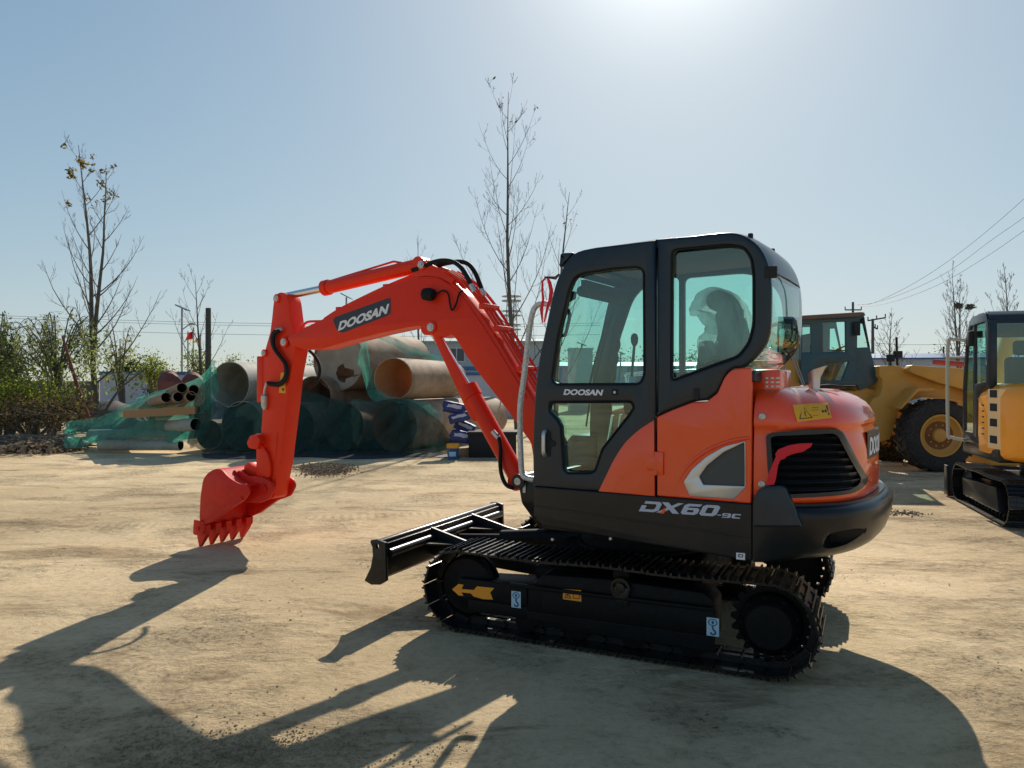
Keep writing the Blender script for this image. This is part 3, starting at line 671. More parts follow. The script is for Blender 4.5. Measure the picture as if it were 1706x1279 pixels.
def span(z):
    xs = []
    for i in range(len(inner)):
        a, c = inner[i - 1], inner[i]
        if (a[1] - z) * (c[1] - z) < 0: xs.append(a[0] + (c[0] - a[0]) * (z - a[1]) / (c[1] - a[1]))
    return (min(xs), max(xs)) if len(xs) >= 2 else None
nl = 8
for k in range(nl):
    z = z0_ + (z1_ - z0_) * (k + 0.5) / nl; sn = span(z)
    if not sn: continue
    lb = N('black'); xs = [sn[0] + (sn[1] - sn[0]) * i / 10 for i in range(11)]
    lb.loft([[(x, planY(x, .02) - 0.006, z + 0.001), (x, planY(x, .02) - 0.002, z - 0.002), (x, planY(x, .02) - 0.055, z - 0.030), (x, planY(x, .02) - 0.057, z - 0.025)] for x in xs]); lb.build("louvre", parent=GRILLE, smooth=0)
# counterweight
def cww(u): return 0.0 if u < 0.02 or u > 0.98 else min(1.0, (u - 0.02) / 0.16, (0.98 - u) / 0.16)
cl = [(0.665, 0.20), (0.672, 0.15), (0.69, 0.10), (0.72, 0.055), (0.76, 0.022), (0.81, 0.002), (0.86, -0.012), (0.91, -0.018), (0.94, -0.016), (0.958, -0.006), (0.968, 0.015), (0.974, 0.03), (0.984, 0.032)]
cb_ = N('black'); cb_.loft([plan_ring(z, i, wfn=cww, ex=0.0) for z, i in cl]); CWT = cb_.build("counterweight", parent=EX, smooth=60)
cut = N('black'); pc_ = tr([(915, 780), (940, 710), (1000, 655), (1200, 640), (1300, 680), (1270, 740), (1130, 810), (1000, 830), (930, 815)], ZU, 0.62); cut.plate(crom(pc_, 3), 0.30, 1.0)
boolcut(CWT, cut); CWT.data.name = "counterweight"
pk = N('dark'); cpk = Vector((sum(p[0] for p in pc_) / 9, sum(p[1] for p in pc_) / 9)); pk.mats = [M["black"]]; pk.plate(crom(shrink(pc_, -0.01, cpk), 3), 0.28, 0.56); pk.build("recess_liner", parent=CWT)
# black corner guard in front of the counterweight
cg = N('cabblack'); cg.plate(fillet(tr([(96, 640), (98, 330), (165, 222), (225, 194), (400, 180), (450, 205), (480, 290), (560, 450), (640, 640)], ZU, YS), 0.015), YS - 0.05, YS + 0.012, bev=0.010); cg.build("corner_guard", parent=EX)
for (x, y, zf) in [(188, 618, ZT), (182, 176, ZU)]:
    X_, Z_ = S(*zf(x, y), YS); N('pin').lathe((X_, planY(X_, .02) - 0.01, Z_), (0, 1, 0), [(0, .018), (.018, .018), (.02, .014), (.02, .008), (.016, .007)], n=20).build("lock_bolt", parent=cowl)
# sticker on the cover
st = N('yellow'); p4 = tr([(500, 490), (825, 472), (890, 645), (562, 678)], ZT, YS - 0.045)
A_, B_, C_, D_ = map(Vector, p4)
def cover_y(X_, Z_):      # skin of the upper, inward-curving part of the cover
    for (za, ia, ea), (zc_, ic, ec) in zip(levels, levels[1:]):
        if za <= Z_ <= zc_: k = (Z_ - za) / (zc_ - za); return planY(X_, ia + (ic - ia) * k, ea + (ec - ea) * k)
    return planY(X_, .02)
def on_cover(u, v, off): x, z = q(u, v); return (x, cover_y(x, z) + off, z)
st.grid(lambda u, v: on_cover(u, v, 0.004), 10, 8)
def ink(pts, n=6):
    P_ = [(a[0] + (c[0] - a[0]) * k / n, a[1] + (c[1] - a[1]) * k / n) for a, c in zip(pts, pts[1:] + pts[:1]) for k in range(n)]
    st.add([on_cover(u, v, 0.0055) for u, v in P_], [tuple(range(len(P_)))], M['ink'])
def line(u0, v0, u1, v1, w=0.022):
    d_ = Vector((u1 - u0, (v1 - v0) * .55)).normalized(); nx, ny = -d_.y * w, d_.x * w * 1.8
    ink([(u0 - nx, v0 - ny), (u1 - nx, v1 - ny), (u1 + nx, v1 + ny), (u0 + nx, v0 + ny)])
for a, c in (((.10, .84), (.27, .18)), ((.27, .18), (.46, .84)), ((.46, .84), (.10, .84))): line(*a, *c, .012)
line(.27, .42, .29, .56); line(.29, .56, .25, .6); line(.25, .6, .29, .72)
for (u0, u1, v0, v1) in [(0.93, 0.97, 0.18, 0.80), (0.80, 0.90, 0.50, 0.56), (0.78, 0.82, 0.44, 0.62), (0.87, 0.91, 0.44, 0.62), (0.52, 0.72, 0.25, 0.27), (0.5, 0.7, 0.4, 0.42), (0.5, 0.66, 0.72, 0.74)]: ink([(u0, v0), (u1, v0), (u1, v1), (u0, v1)])
st.build("warning_sticker", parent=cowl, smooth=0, fixn=False)
# rear badge, bent round the tail
arc = [0]; ring0 = plan_ring(0, 0.031, ex=.045)
for i in range(1, len(ring0)): arc.append(arc[-1] + (Vector(ring0[i][:2]) - Vector(ring0[i - 1][:2])).length)
def on_tail(s, z, off):
    for i in range(1, len(arc)):
        if arc[i] >= s: t = (s - arc[i - 1]) / (arc[i] - arc[i - 1]); a = Vector(ring0[i - 1]); c = Vector(ring0[i]); p = a.lerp(c, t); tt = (c - a).normalized(); nn = Vector((tt.y, -tt.x, 0)); nn = nn if nn.dot(p - Vector((-0.9, 0, 0))) > 0 else -nn; return p + nn * off + Vector((0, 0, z))
    return Vector(ring0[-1])
rb = N('badge'); s0, s1 = 0.82, 1.44
rb.add([on_tail(s0 + (s1 - s0) * i / 16, z, 0.013 if k else -0.02) for i in range(17) for k, z in ((0, 1.19), (1, 1.19), (1, 1.345), (0, 1.345))], [(i * 4 + j, i * 4 + (j + 1) % 4, (i + 1) * 4 + (j + 1) % 4, (i + 1) * 4 + j) for i in range(16) for j in range(4)])
me = text_mesh("DOOSAN", 0.035); xs = [v.co.x for v in me.vertices]; w_ = max(xs)
rb.mesh(me, lambda c: on_tail(s0 + 0.03 + c.x / w_ * 0.56 + c.y * 0.02, 1.215 + c.y * 0.135, 0.0145 if c.z < 0 else 0.0165), M['white']); rb.build("rear_badge", parent=cowl, smooth=0)
# slot on top of the cover and exhaust stack
sl_ = N('dark'); sl_.tube([(-1.22, 0.30, 1.604), (-1.27, 0.22, 1.606), (-1.33, 0.13, 1.603)], [0.010, 0.014, 0.009], smooth=4); sl_.build("lifting_slot", parent=cowl)
exx = N('silver'); c0 = Vector((-1.20, 0.30, 1.585)); n = 28; rings = []
for hl, hr, xl, xr_ in ((0, 0, .032, .032), (.06, .06, .032, .032), (.075, .10, .032, .040), (.095, .145, .036, .075)):
    rings.append([c0 + Vector((((xl if math.cos(t) < 0 else xr_) * -math.cos(t)), .032 * math.sin(t) * (1 + .2 * (hr > .11)), hl + (hr - hl) * (.5 + .5 * math.cos(t)))) for t in [2 * math.pi * k / n for k in range(n)]])
ctr = lambda r_: sum(r_, Vector()) / len(r_)
rings += [[p.lerp(ctr(r_), .12) for p in r_] for r_ in (rings[3], rings[1])]
exx.loft(rings, cap0=False, cap1=False); exx.build("exhaust_pipe", parent=EX, smooth=40)
# raised vent housing behind the cab
vh = N('orange'); vx0, vz1 = S(1300, 614, YS)[0], 1.70
vx0 = S(1300, 614, .76)[0]; vz1 = S(1280, 615, .76)[1]; vh.box(vx0, -0.93, 0.45, 0.76, 1.45, vz1, bev=0.012)
VENT = vh.build("vent_housing", parent=EX)
v_ = N('silver')
for i in range(3):
    for j in range(3):
        p0 = ZT(218 + i * 62, 192 + j * 46); x0_, z0v = S(*p0, .76); x1_, _ = S(p0[0] + 6.5, p0[1], .76); v_.box(x1_, x0_, 0.755, 0.762, z0v - 0.006, z0v + 0.004, bev=0.001)
v_.build("vent_slots", parent=VENT)

# ---- house body behind the side panels
hb = N('dark'); hb.box(-0.985, -0.50, -0.85, 0.86, 0.98, 1.52); hb.box(-0.50, 0.30, -0.85, 0.03, 0.98, 1.20); hb.build("machine_frame", parent=EX)
hd = N('orange'); hd.plate(fillet([(-0.985, 0.98), (-0.985, 1.60), (-0.5, 1.60), (0.0, 1.50), (0.28, 1.42), (0.32, 0.98)], 0.06), -0.88, -0.02, bev=0.03); hd.build("right_hood", parent=EX)

# ---- orange side panel between door and engine cover
pts = tr([(798, 771), (1334, 815)], Z3, YS) + tr([(1336, 828), (1300, 826), (1240, 832), (1205, 852), (1180, 885), (1142, 970), (1088, 1012), (1085, 1018), (1000, 1022), (880, 1068), (797, 1106)], Z2, YS)
vent_out = fillet(tr([(952, 690), (1000, 618), (1080, 548), (1180, 490), (1303, 458), (1303, 722), (1238, 788), (988, 772)], Z3, YS), 0.012)
sp_ = N('orange'); sp_.plate(fillet(pts, 0.012, 4), YS - 0.05, YS, holes=[shrink(vent_out, 0.006, Vector((sum(p[0] for p in vent_out) / len(vent_out), sum(p[1] for p in vent_out) / len(vent_out))))], bev=0.009, seg=3)
SIDE = sp_.build("side_panel", parent=EX)
# raised arch above the vent
ar = N('orange'); ap = tr([(905, 740), (950, 640), (1020, 560), (1110, 500), (1230, 455), (1330, 440)], Z3, YS - .012); ar.tube([(x, YS - 0.006, z) for x, z in ap], [0.004, 0.010, 0.013, 0.014, 0.014, 0.012], n=10, smooth=5); ar.build("panel_arch", parent=SIDE)
vt = N('silver'); vin = tr([(1040, 662), (1085, 598), (1180, 522), (1297, 466), (1300, 716), (1062, 706)], Z3, YS)
vt.plate(vent_out, YS - 0.03, YS + 0.004, holes=[fillet(vin, 0.008)], bev=0.003); VT = vt.build("vent_trim", parent=SIDE)
vm = N('dark'); vm.plate(shrink(vent_out, 0.002, Vector(vin[3])), YS - 0.045, YS - 0.012)
vm.mats = []; vm.mats.append(mat("grey_vent_mesh", (0.07, 0.075, 0.075), 0.6, var=0.1)); vm.build("vent_mesh", parent=SIDE)
hc = N('orange'); hc.box(S(*Z3(838, 0), YS)[0], S(*Z3(795, 0), YS)[0], YS, YS + 0.012, S(*Z3(810, 650), YS)[1], S(*Z3(810, 520), YS)[1], bev=0.004); hc.cyl((S(*Z3(795, 0), YS)[0], YS + .008, S(*Z3(800, 652), YS)[1]), (S(*Z3(795, 0), YS)[0], YS + .008, S(*Z3(800, 518), YS)[1]), 0.007, n=12)
hc.box(S(*Z3(795, 0), YS)[0], S(*Z3(745, 0), YS)[0], YS, YS + 0.010, S(*Z3(790, 630), YS)[1], S(*Z3(790, 540), YS)[1], bev=0.003); hc.build("hinge", parent=SIDE)
nb_ = N('dark'); nb_.plate(tr([(1010, 945), (1040, 945), (1040, 1010), (1010, 1008)], Z2, YS), YS - 0.02, YS + 0.012, bev=.004); nb_.build("latch", parent=SIDE)

# ---- cab
YF = 0.05
OUT = tr([(795, 1104), (795, 95)], Z2, YS)
front = tr([(92, 1290), (95, 1180), (104, 1000), (114, 880), (132, 760), (166, 600), (206, 410), (240, 305), (290, 215), (350, 166), (450, 142)], Z2, YS)
rear = tr([(1000, 76), (1180, 56), (1272, 66), (1350, 110), (1400, 170), (1432, 250), (1447, 350), (1447, 520), (1440, 620), (1412, 700), (1352, 775), (1292, 824)], Z2, YS)
seam = S(*Z2(795, 0), YS)[0]; ZR = 2.453
low_edge = tr([(1238, 830), (1203, 850), (1178, 883), (1140, 968), (1086, 1010), (1000, 1020), (880, 1066), (800, 1102)], Z2, YS)
qwin = fillet(tr([(885, 160), (1200, 130), (1290, 142), (1335, 205), (1347, 300), (1347, 580), (1322, 680), (1262, 760), (1130, 806), (882, 897)], Z2, YS), 0.03)
rear_c = crom(rear, 3, closed=False); front_c = crom(front, 3, closed=False)
cf = N('cabblack')
cf.plate([(seam - 0.004, ZR)] + rear_c + low_edge + [(seam - 0.004, low_edge[-1][1])], YS - 0.055, YS, holes=[qwin], bev=0.018, seg=4)
# roof, rear rim, front rim: strip over the outline between both sides
roofline = [p for p in front_c if p[1] > 2.30] + [(seam, ZR)] + [p for p in rear_c if p[1] > 2.20]
def strip(b, line, ya, yb, th, m=None, crown=0.0):
    rs = []; n = len(line)
    for i, p in enumerate(line):
        a = Vector(line[max(0, i - 1)]); c = Vector(line[min(n - 1, i + 1)]); t = (c - a).normalized(); nn = Vector((-t.y, t.x))
        if nn.dot(Vector(p) - Vector((-0.35, 1.7))) > 0: nn = -nn
        q_ = Vector(p) + nn * th; o_ = []
        for u in (0, 0.06, 0.15, 0.5, 0.85, 0.94, 1): yy = ya + (yb - ya) * u; k = crown * (1 - (2 * u - 1) ** 4); o_.append((p[0] - nn.x * k, yy, p[1] - nn.y * k))
        for u in (1, 0): yy = ya + (yb - ya) * u; o_.append((q_.x, yy, q_.y))
        rs.append(o_)
    return b.loft(rs, m)
strip(cf, roofline, YF + 0.01, YS - 0.02, 0.05, crown=0.02)
# far side frame
seg_out = [(seam - 0.30, ZR)] ; far_out = front_c[3:] + [(seam, ZR)] + rear_c + [(-0.93, 1.0), (0.36, 1.0)]
def inner_front(p, d): return (p[0] - d, p[1])
fw1 = fillet([(0.20, 1.30), (0.20, 1.62), (0.135, 1.95), (0.03, 2.24, 0.2), (-0.12, 2.34, 0.06), (-0.30, 2.345), (-0.30, 1.30)], 0.04)
fw2 = fillet([(-0.34, 1.55), (-0.34, 2.335), (-0.78, 2.34, 0.1), (-0.96, 2.22, 0.12), (-0.99, 1.95), (-0.96, 1.75, 0.1), (-0.8, 1.6)], 0.04)
cf.plate(far_out, YF, YF + 0.05, holes=[fw1, fw2], bev=0.012)
# front cross members
for zc_ in (1.02, 2.36):
    xf_ = S(*Z2(92, 1279), YS)[0] - 0.03 if zc_ < 2 else 0.075
    cf.box(xf_ - 0.05, xf_ + 0.01, YF + .02, YS - .02, zc_ - 0.04, zc_ + 0.04, bev=0.01)
for zc_ in (1.66, 2.24): cf.box(-1.06 if zc_ > 2 else -1.0, -1.03 if zc_ > 2 else -0.97, YF + .02, YS - .02, zc_ - 0.03, zc_ + 0.03, bev=0.008)
CAB = cf.build("cab_frame", parent=EX, smooth=50)
N('liner').plate([(0.0, 2.36), (-0.90, 2.385), (-0.90, 2.375), (0.0, 2.35)], YF + 0.06, YS - 0.07).build("headliner", parent=CAB)
fl = N('dark'); fl.box(-0.48, 0.33, 0.06, 0.86, 0.985, 1.02); fl.build("cab_floor", parent=CAB)
g1 = N('glass'); g1.plate(shrink(qwin, -0.012, Vector((-0.75, 1.95))), YS - 0.034, YS - 0.029); g1.build("quarter_window", parent=CAB)
N('clear').plate([(0.25, 1.25), (0.25, 1.62), (0.17, 1.98), (0.06, 2.28), (-0.14, 2.37), (-0.31, 2.37), (-0.31, 1.25)], YF + 0.022, YF + 0.026).build("right_front_window", parent=CAB)
N('clear').plate([(-0.33, 1.5), (-0.33, 2.37), (-0.8, 2.37), (-1.0, 2.2), (-1.02, 1.9), (-0.97, 1.7), (-0.8, 1.52)], YF + 0.022, YF + 0.026).build("right_rear_window", parent=CAB)
ws = N('clear'); strip(ws, [p for p in front_c if p[1] < 2.34 and p[1] > 1.06], YF + 0.05, YS - 0.055, 0.005); ws.build("windscreen", parent=CAB)
rw = N('glass'); rl = [p for p in rear_c if p[1] < 2.26]; strip(rw, rl, YF + 0.0, YS - 0.02, 0.005, crown=0.012); rw.build("rear_window", parent=CAB)
b = N('dark')
for yy in (0.80, 0.25): N('dark').box(-0.965, -0.94, yy, yy + 0.03, 2.385, 2.452, bev=0.006).build("roof_stub", parent=CAB)
b.box(-1.115, -1.05, YS - 0.02, YS + 0.004, S(*ZS(0, 470), YS)[1], S(*ZS(0, 380), YS)[1], bev=0.004)
b.build("roof_bracket", parent=CAB)

# door
dw1 = fillet(tr([(106, 1108, .02), (162, 745), (260, 335), (300, 235, .03), (362, 196, .03), (640, 152), (870, 138, .05), (915, 172, .03), (920, 1085, .04), (885, 1162, .04), (150, 1166, .03), (112, 1140, .02)], ZW, YS), 0.02)
dw2 = fillet(tr([(188, 285, .02), (190, 240, .02), (655, 238, .02), (667, 268, .01), (640, 310), (490, 500), (448, 625, .015), (420, 637, .01), (290, 637), (268, 612), (253, 370), (235, 335)], Z3, YS), 0.012)
door_out = [(seam + 0.004, ZR - 0.004)] + [(x, min(z, ZR - .004)) for x, z in front_c[::-1]] + [S(*Z3(96, 716), YS), S(*Z3(785, 770), YS)]
door_out[-1] = (seam + 0.004, door_out[-1][1])
dr = N('cabblack'); dr.plate(door_out, YS - 0.055, YS + 0.004, holes=[dw1, dw2], bev=0.018, seg=4); DOOR = dr.build("cab_door", parent=EX, smooth=50)
def seal(loop, name):
    c = Vector((sum(p[0] for p in loop) / len(loop), sum(p[1] for p in loop) / len(loop)))
    s_ = N('rubber'); s_.tube([(x, YS + 0.002, z) for x, z in loop], 0.006, n=6, closed=True); s_.build(name, parent=DOOR)
seal(shrink(dw1, -0.004, Vector((sum(p[0] for p in dw1) / len(dw1), sum(p[1] for p in dw1) / len(dw1)))), "window_seal"); seal(dw2, "window_seal")
s_ = N('rubber'); s_.tube([(x, YS - 0.002, z) for x, z in qwin], 0.006, n=6, closed=True); s_.build("window_seal", parent=CAB)
g2 = N('glass'); g2.plate(shrink(dw1, -0.01, Vector((0.0, 1.9))), YS - 0.034, YS - 0.029); g2.build("door_window", parent=DOOR)
g2 = N('glass'); g2.plate(dw2, YS - 0.034, YS - 0.029); g2.build("door_window", parent=DOOR)
# orange sweep on the door
swp = crom(tr([(470, 744), (520, 640), (560, 560), (620, 470), (700, 395), (785, 340)], Z3, YS), 4, closed=False) + [(seam + 0.006, S(*Z3(785, 771), YS)[1])]
ds = N('orange'); ds.plate(swp, YS + 0.001, YS + 0.009, bev=0.003); ds.build("door_sweep_panel", parent=DOOR)
dh = N('dark'); hx, hz = S(*Z3(172, 470), YS); dh.plate(fillet(tr([(150, 400), (198, 405), (200, 450), (225, 460), (225, 485), (198, 495), (196, 548), (150, 540)], Z3, YS), .006), YS + .003, YS + 0.012, bev=.003)
dh.tube([(hx, YS + 0.012, hz + 0.075), (hx, YS + 0.035, hz + 0.06), (hx, YS + 0.038, hz), (hx, YS + 0.035, hz - 0.06), (hx, YS + 0.012, hz - 0.075)], 0.013, M['silver'], n=10, smooth=3); dh.build("door_handle", parent=DOOR)
lt = N('white'); text_plate(lt, "DOOSAN", S(*Z2(270, 981), YS), S(*Z2(488, 985), YS), S(*Z2(279, 948), YS), YS + .004, M['white'], 0.04); lt.build("door_lettering", parent=DOOR, smooth=0)
kh = N('dark'); kx, kz = S(*Z2(562, 966), YS); kh.box(kx - .018, kx + .018, YS + .003, YS + .008, kz - .018, kz + .02, bev=.004); kh.cyl((kx, YS + .007, kz), (kx, YS + .010, kz), .008, M['pin'], 12); kh.build("door_lock", parent=DOOR)
ih = N('dark'); ip = tr([(180, 735), (215, 730), (240, 640), (255, 560), (240, 510), (215, 505)], ZW, YS - .06); ih.tube([(x, YS - 0.07, z) for x, z in ip], 0.011, n=8, smooth=4); ih.build("inner_grab_handle", parent=DOOR)
sh = N('dark'); sh.plate(tr([(245, 440), (300, 410), (310, 350), (270, 340), (250, 390)], ZW, YS - .06), YS - .09, YS - .055, bev=.004); sh.build("inner_latch", parent=DOOR)

# visor, wiper, levers, console, seat
vi = N('dark'); a_ = S(*ZW(320, 290), 0.85); vi.cyl((0.085, 0.80, 2.20), (0.085, 0.12, 2.20), 0.035, n=14); vi.box(0.06, 0.09, 0.12, 0.80, 2.20, 2.27); vi.build("sun_visor", parent=EX)
wp = N('dark'); wp.tube([(0.165, 0.14, 2.12), (0.22, 0.17, 1.9), (0.30, 0.20, 1.55), (0.33, 0.22, 1.32)], 0.007, n=6, smooth=4); wp.tube([(0.19, 0.19, 2.05), (0.26, 0.24, 1.75), (0.31, 0.26, 1.5)], 0.009, n=6, smooth=3); wp.build("wiper", parent=EX)
for (px, py, yy) in [(1053, 565, .30), (1024, 574, .12), (1021, 597, .20)]:
    X_, Z_ = S(px + 4, py, yy); lv = N('rubber'); lv.tube([(X_ + .02, yy, Z_ - .25), (X_, yy, Z_ - .03)], .010, n=8); lv.lathe((X_, yy, Z_ - .045), (0, 0, 1), [(0, .012), (.02, .022), (.05, .026), (.075, .02), (.085, .008)], n=14); lv.build("control_lever", parent=EX)
pd_ = N('chrome')
for yy in (0.42, 0.56): pd_.tube([(0.08, yy, 1.03), (0.02, yy, 1.20), (-0.02, yy, 1.42)], .011, n=8, smooth=3); pd_.box(-0.02, 0.1, yy - .04, yy + .04, 1.03, 1.045)
pd_.build("travel_pedals", parent=EX)
cn = N('fabric'); cn.plate(fillet(tr([(330, 930), (415, 920), (432, 1060), (428, 1180), (300, 1180), (318, 1080)], ZS, 0.62), .015), 0.55, 0.66, bev=.01); cn.build("armrest_console", parent=EX); N('fabric').box(-0.45, -0.30, 0.28, 0.34, 1.4, 1.70, bev=.02).build("armrest_console", parent=EX)
se = N('fabric')
hr_ = tr([(400, 600), (440, 530), (500, 512), (570, 530), (620, 590), (660, 680), (665, 720), (560, 720), (480, 690), (420, 660)], ZS, 0.45)
se.plate(fillet(hr_, 0.03), 0.33, 0.57, bev=0.05, seg=4)
bk = tr([(505, 700), (645, 700), (690, 900), (640, 1160), (430, 1200), (470, 1050), (540, 880)], ZS, 0.45); se.plate(fillet(bk, 0.04), 0.24, 0.66, bev=0.05, seg=4)
se.box(-0.62, -0.12, 0.24, 0.66, 1.42, 1.54, bev=0.04); se.box(-0.58, -0.16, 0.28, 0.62, 1.02, 1.42, bev=.02)
SEAT = se.build("seat", parent=EX, smooth=60)
wr = N('plastic'); wo_ = crom(tr([(322, 684), (345, 620), (400, 545), (480, 502), (560, 518), (630, 575), (672, 650), (690, 780), (715, 920), (700, 1010), (640, 1090), (520, 1100), (400, 1120), (385, 920), (440, 850), (465, 770), (410, 740), (395, 690)], ZS, 0.45), 3)
rs = []
for yy, k in ((0.20, 0.05), (0.215, 0.015), (0.30, 0.0), (0.45, -0.004), (0.60, 0.0), (0.685, 0.015), (0.70, 0.05)):
    rs.append([(p[0] + random.uniform(-.006, .006), yy + random.uniform(-.006, .006), p[1]) for p in shrink(wo_, k, Vector((-0.70, 1.8)))])
wr.loft(rs); wr.build("plastic_cover", parent=SEAT, smooth=60)

# handrails
hp = [(615, 252), (585, 250), (556, 268), (542, 310), (526, 400), (503, 600), (486, 740), (482, 850), (488, 1000), (494, 1065), (510, 1090), (550, 1102)]
hr2 = N('wrap'); P2 = [(tr([p], ZC, 0.80)[0]) for p in hp]; P2[0] = (P2[0][0] - .03, P2[0][1])
hr2.tube([(x, 0.80 + random.uniform(-.004, .004), z) for x, z in P2], 0.019, n=12, smooth=5); hr2.build("handrail", parent=EX, label="plastic-wrapped grab rail in front of the cab door")
rr = N('chrome')
rr.tube([(0.42, -0.75, 1.0), (0.42, -0.75, 1.62), (0.36, -0.75, 1.70), (-0.35, -0.75, 1.72), (-0.42, -0.75, 1.66), (-0.42, -0.75, 1.4)], 0.016, n=10, smooth=4); rr.tube([(0.42, -0.75, 1.40), (0.05, -0.75, 1.40)], .012, n=8)
for xx in (0.05, -0.02): rr.tube([(xx, -0.75, 1.71), (xx, -0.75, 1.42)], .010, n=8)
rr.build("handrail", parent=EX, label="bright tube handrail over the right hood")
# small brackets at the top of the front pillar
fb = N('cabblack'); fb.plate(fillet(tr([(176, 125), (185, 20), (205, 8), (300, 5), (240, 70), (180, 130)], ZW, YS - .03), .006), YS - .09, YS - .02, bev=.003, holes=[[(S(*ZW(203, 40), YS - .03)[0] + .007 * math.cos(a * math.pi / 4), S(*ZW(203, 40), YS - .03)[1] + .007 * math.sin(a * math.pi / 4)) for a in range(8)]])
fb.plate(tr([(38, 214), (130, 214), (160, 190), (120, 240), (38, 226)], ZW, YS - .03), YS - .06, YS - .03); fb.build("lifting_bracket", parent=EX)

# ---- boom, arm, bucket
YB = -0.05
bt = [(484, 575, .05), (478, 562), (501, 548), (536, 532), (562, 516), (638, 479), (686, 460.5), (710, 457), (733, 460), (752, 470), (776, 491), (800, 522), (832, 572), (885, 662), (925, 735), (925, 790), (893, 790), (884, 737), (838, 674), (803, 629), (776, 592), (762, 568), (752, 556), (740, 560), (726, 562), (714, 556), (708, 545), (699, 543), (679, 545), (634, 554.5), (580, 568), (538, 580.5), (508, 582.5)]
bo = [S(p[0], p[1], 0.06) for p in bt]
bm_ = N('armred'); bm_.plate(fillet(bo, 0.025, 3), YB - 0.09, YB + 0.11, bev=0.008); BOOM = bm_.build("boom", parent=EX, smooth=30)
# welded edge flange along the top of the boom
fl_ = N('armred'); fpts = [S(x, y, .05) for x, y in [(700, 463), (725, 463), (745, 472), (768, 492), (792, 524), (825, 574), (878, 662)]]
fl_.tube([(x, YB + 0.112, z) for x, z in fpts], 0.008, n=6, smooth=5); fl_.build("weld_bead", parent=BOOM)
for k, (off, yy) in enumerate([(0.035, .10), (0.035, .05), (0.035, 0.0), (0.035, -.08)]):
    hp_ = N('armred'); pp = [S(x, y, .05) for x, y in [(740, 452), (758, 462), (780, 480), (806, 512), (840, 565), (895, 655)]]
    hp_.tube([(x + off * .3 - k * .006, YB + yy, z + off * .3 + .006) for x, z in pp], 0.013, n=8, smooth=5); hp_.build("hydraulic_pipe", parent=BOOM)
cl_ = N('armred')
for (x, y) in [(805, 508), (828, 545), (868, 612)]:
    X_, Z_ = S(x, y, .05); cl_ = N('armred'); cl_.box(X_ - .03, X_ + .03, YB - .1, YB + .12, Z_ - .03, Z_ + .012, bev=.005); cl_.build("pipe_clamp", parent=BOOM)
lg = N('armred')
for yy in (YB + 0.06, YB - 0.11):
    c_ = S(703, 441, .03); lg.plate(fillet([S(690, 462, .03), S(694, 440, .03), S(703, 434, .03), S(713, 438, .03), S(735, 447, .03), S(762, 466, .03), S(752, 476, .03), S(730, 465, .03)], .02), yy, yy + .05, bev=.005)
lg.build("cylinder_lug", parent=BOOM)
def pin(parent, px, py, yn=YB + .11, r=.032, yb=YB - .13):
    X_, Z_ = S(px, py, yn); b = N('pin'); b.cyl((X_, yb, Z_), (X_, yn + .012, Z_), r * .7, n=18); b.lathe((X_, yn + .0, Z_), (0, 1, 0), [(0, r * 1.5), (.012, r * 1.5), (.014, r * 1.3)], M['armred'], 24); b.lathe((X_, yn + .013, Z_), (0, 1, 0), [(0, r), (.006, r), (.007, r * .5), (.012, r * .5)], M['pin'], 20); b.build("pivot_pin", parent=parent)
pin(BOOM, 703, 441, YB + .11); pin(BOOM, 719, 545, YB + .11, .034); pin(BOOM, 474, 570, YB + .10, .034)
bd = N('badge'); YP = YB + 0.111; bd.plate(fillet(tr([(575, 522), (592, 498), (1005, 350), (1018, 356), (1018, 468), (985, 490), (650, 618), (612, 610)], ZB, YP), .01), YP, YP + .0015, bev=0)
text_plate(bd, "DOOSAN", S(*ZB(614, 607), YP), S(*ZB(990, 472), YP), S(*ZB(632, 532), YP), YP + .0015, M['white'], 0.045); bd.build("boom_badge", parent=BOOM, smooth=0)
wl = N('rubber'); X_, Z_ = S(716, 490, YP + .05); wl.lathe((X_ + .02, YP + .06, Z_), (1, .15, .1), [(-.07, .02), (-.06, .045), (-.02, .055), (.03, .048), (.045, .03)], n=20)
wl.tube([(x, YP + .03, z) for x, z in tr([(1350, 330), (1420, 295), (1460, 320), (1475, 400), (1490, 445), (1520, 400), (1545, 320), (1575, 295)], ZB, YP + .03)], .008, n=8, smooth=5); wl.build("work_lamp", parent=BOOM)
rt = N('armred')
for (x0_, y0_, x1_, y1_) in [(500, 556, 538, 535)]:
    rt.tube([(S(x, y, .05)[0], YB + .05, S(x, y, .05)[1]) for x, y in [(493, 552), (500, 540), (508, 535), (530, 534), (548, 529)]], .012, n=8, smooth=4)
for (x, y) in [(559, 516), (638, 478)]:
    X_, Z_ = S(x, y, .05); rt.box(X_ - .03, X_ + .03, YB - .03, YB + .07, Z_ - .01, Z_ + .03, bev=.004)
rt.tube([(S(x, y, .05)[0], YB + .02, S(x, y, .05)[1]) for x, y in [(530, 530), (562, 510), (638, 473), (690, 452)]], .012, n=8, smooth=4)
rt.build("arm_supply_pipe", parent=BOOM)
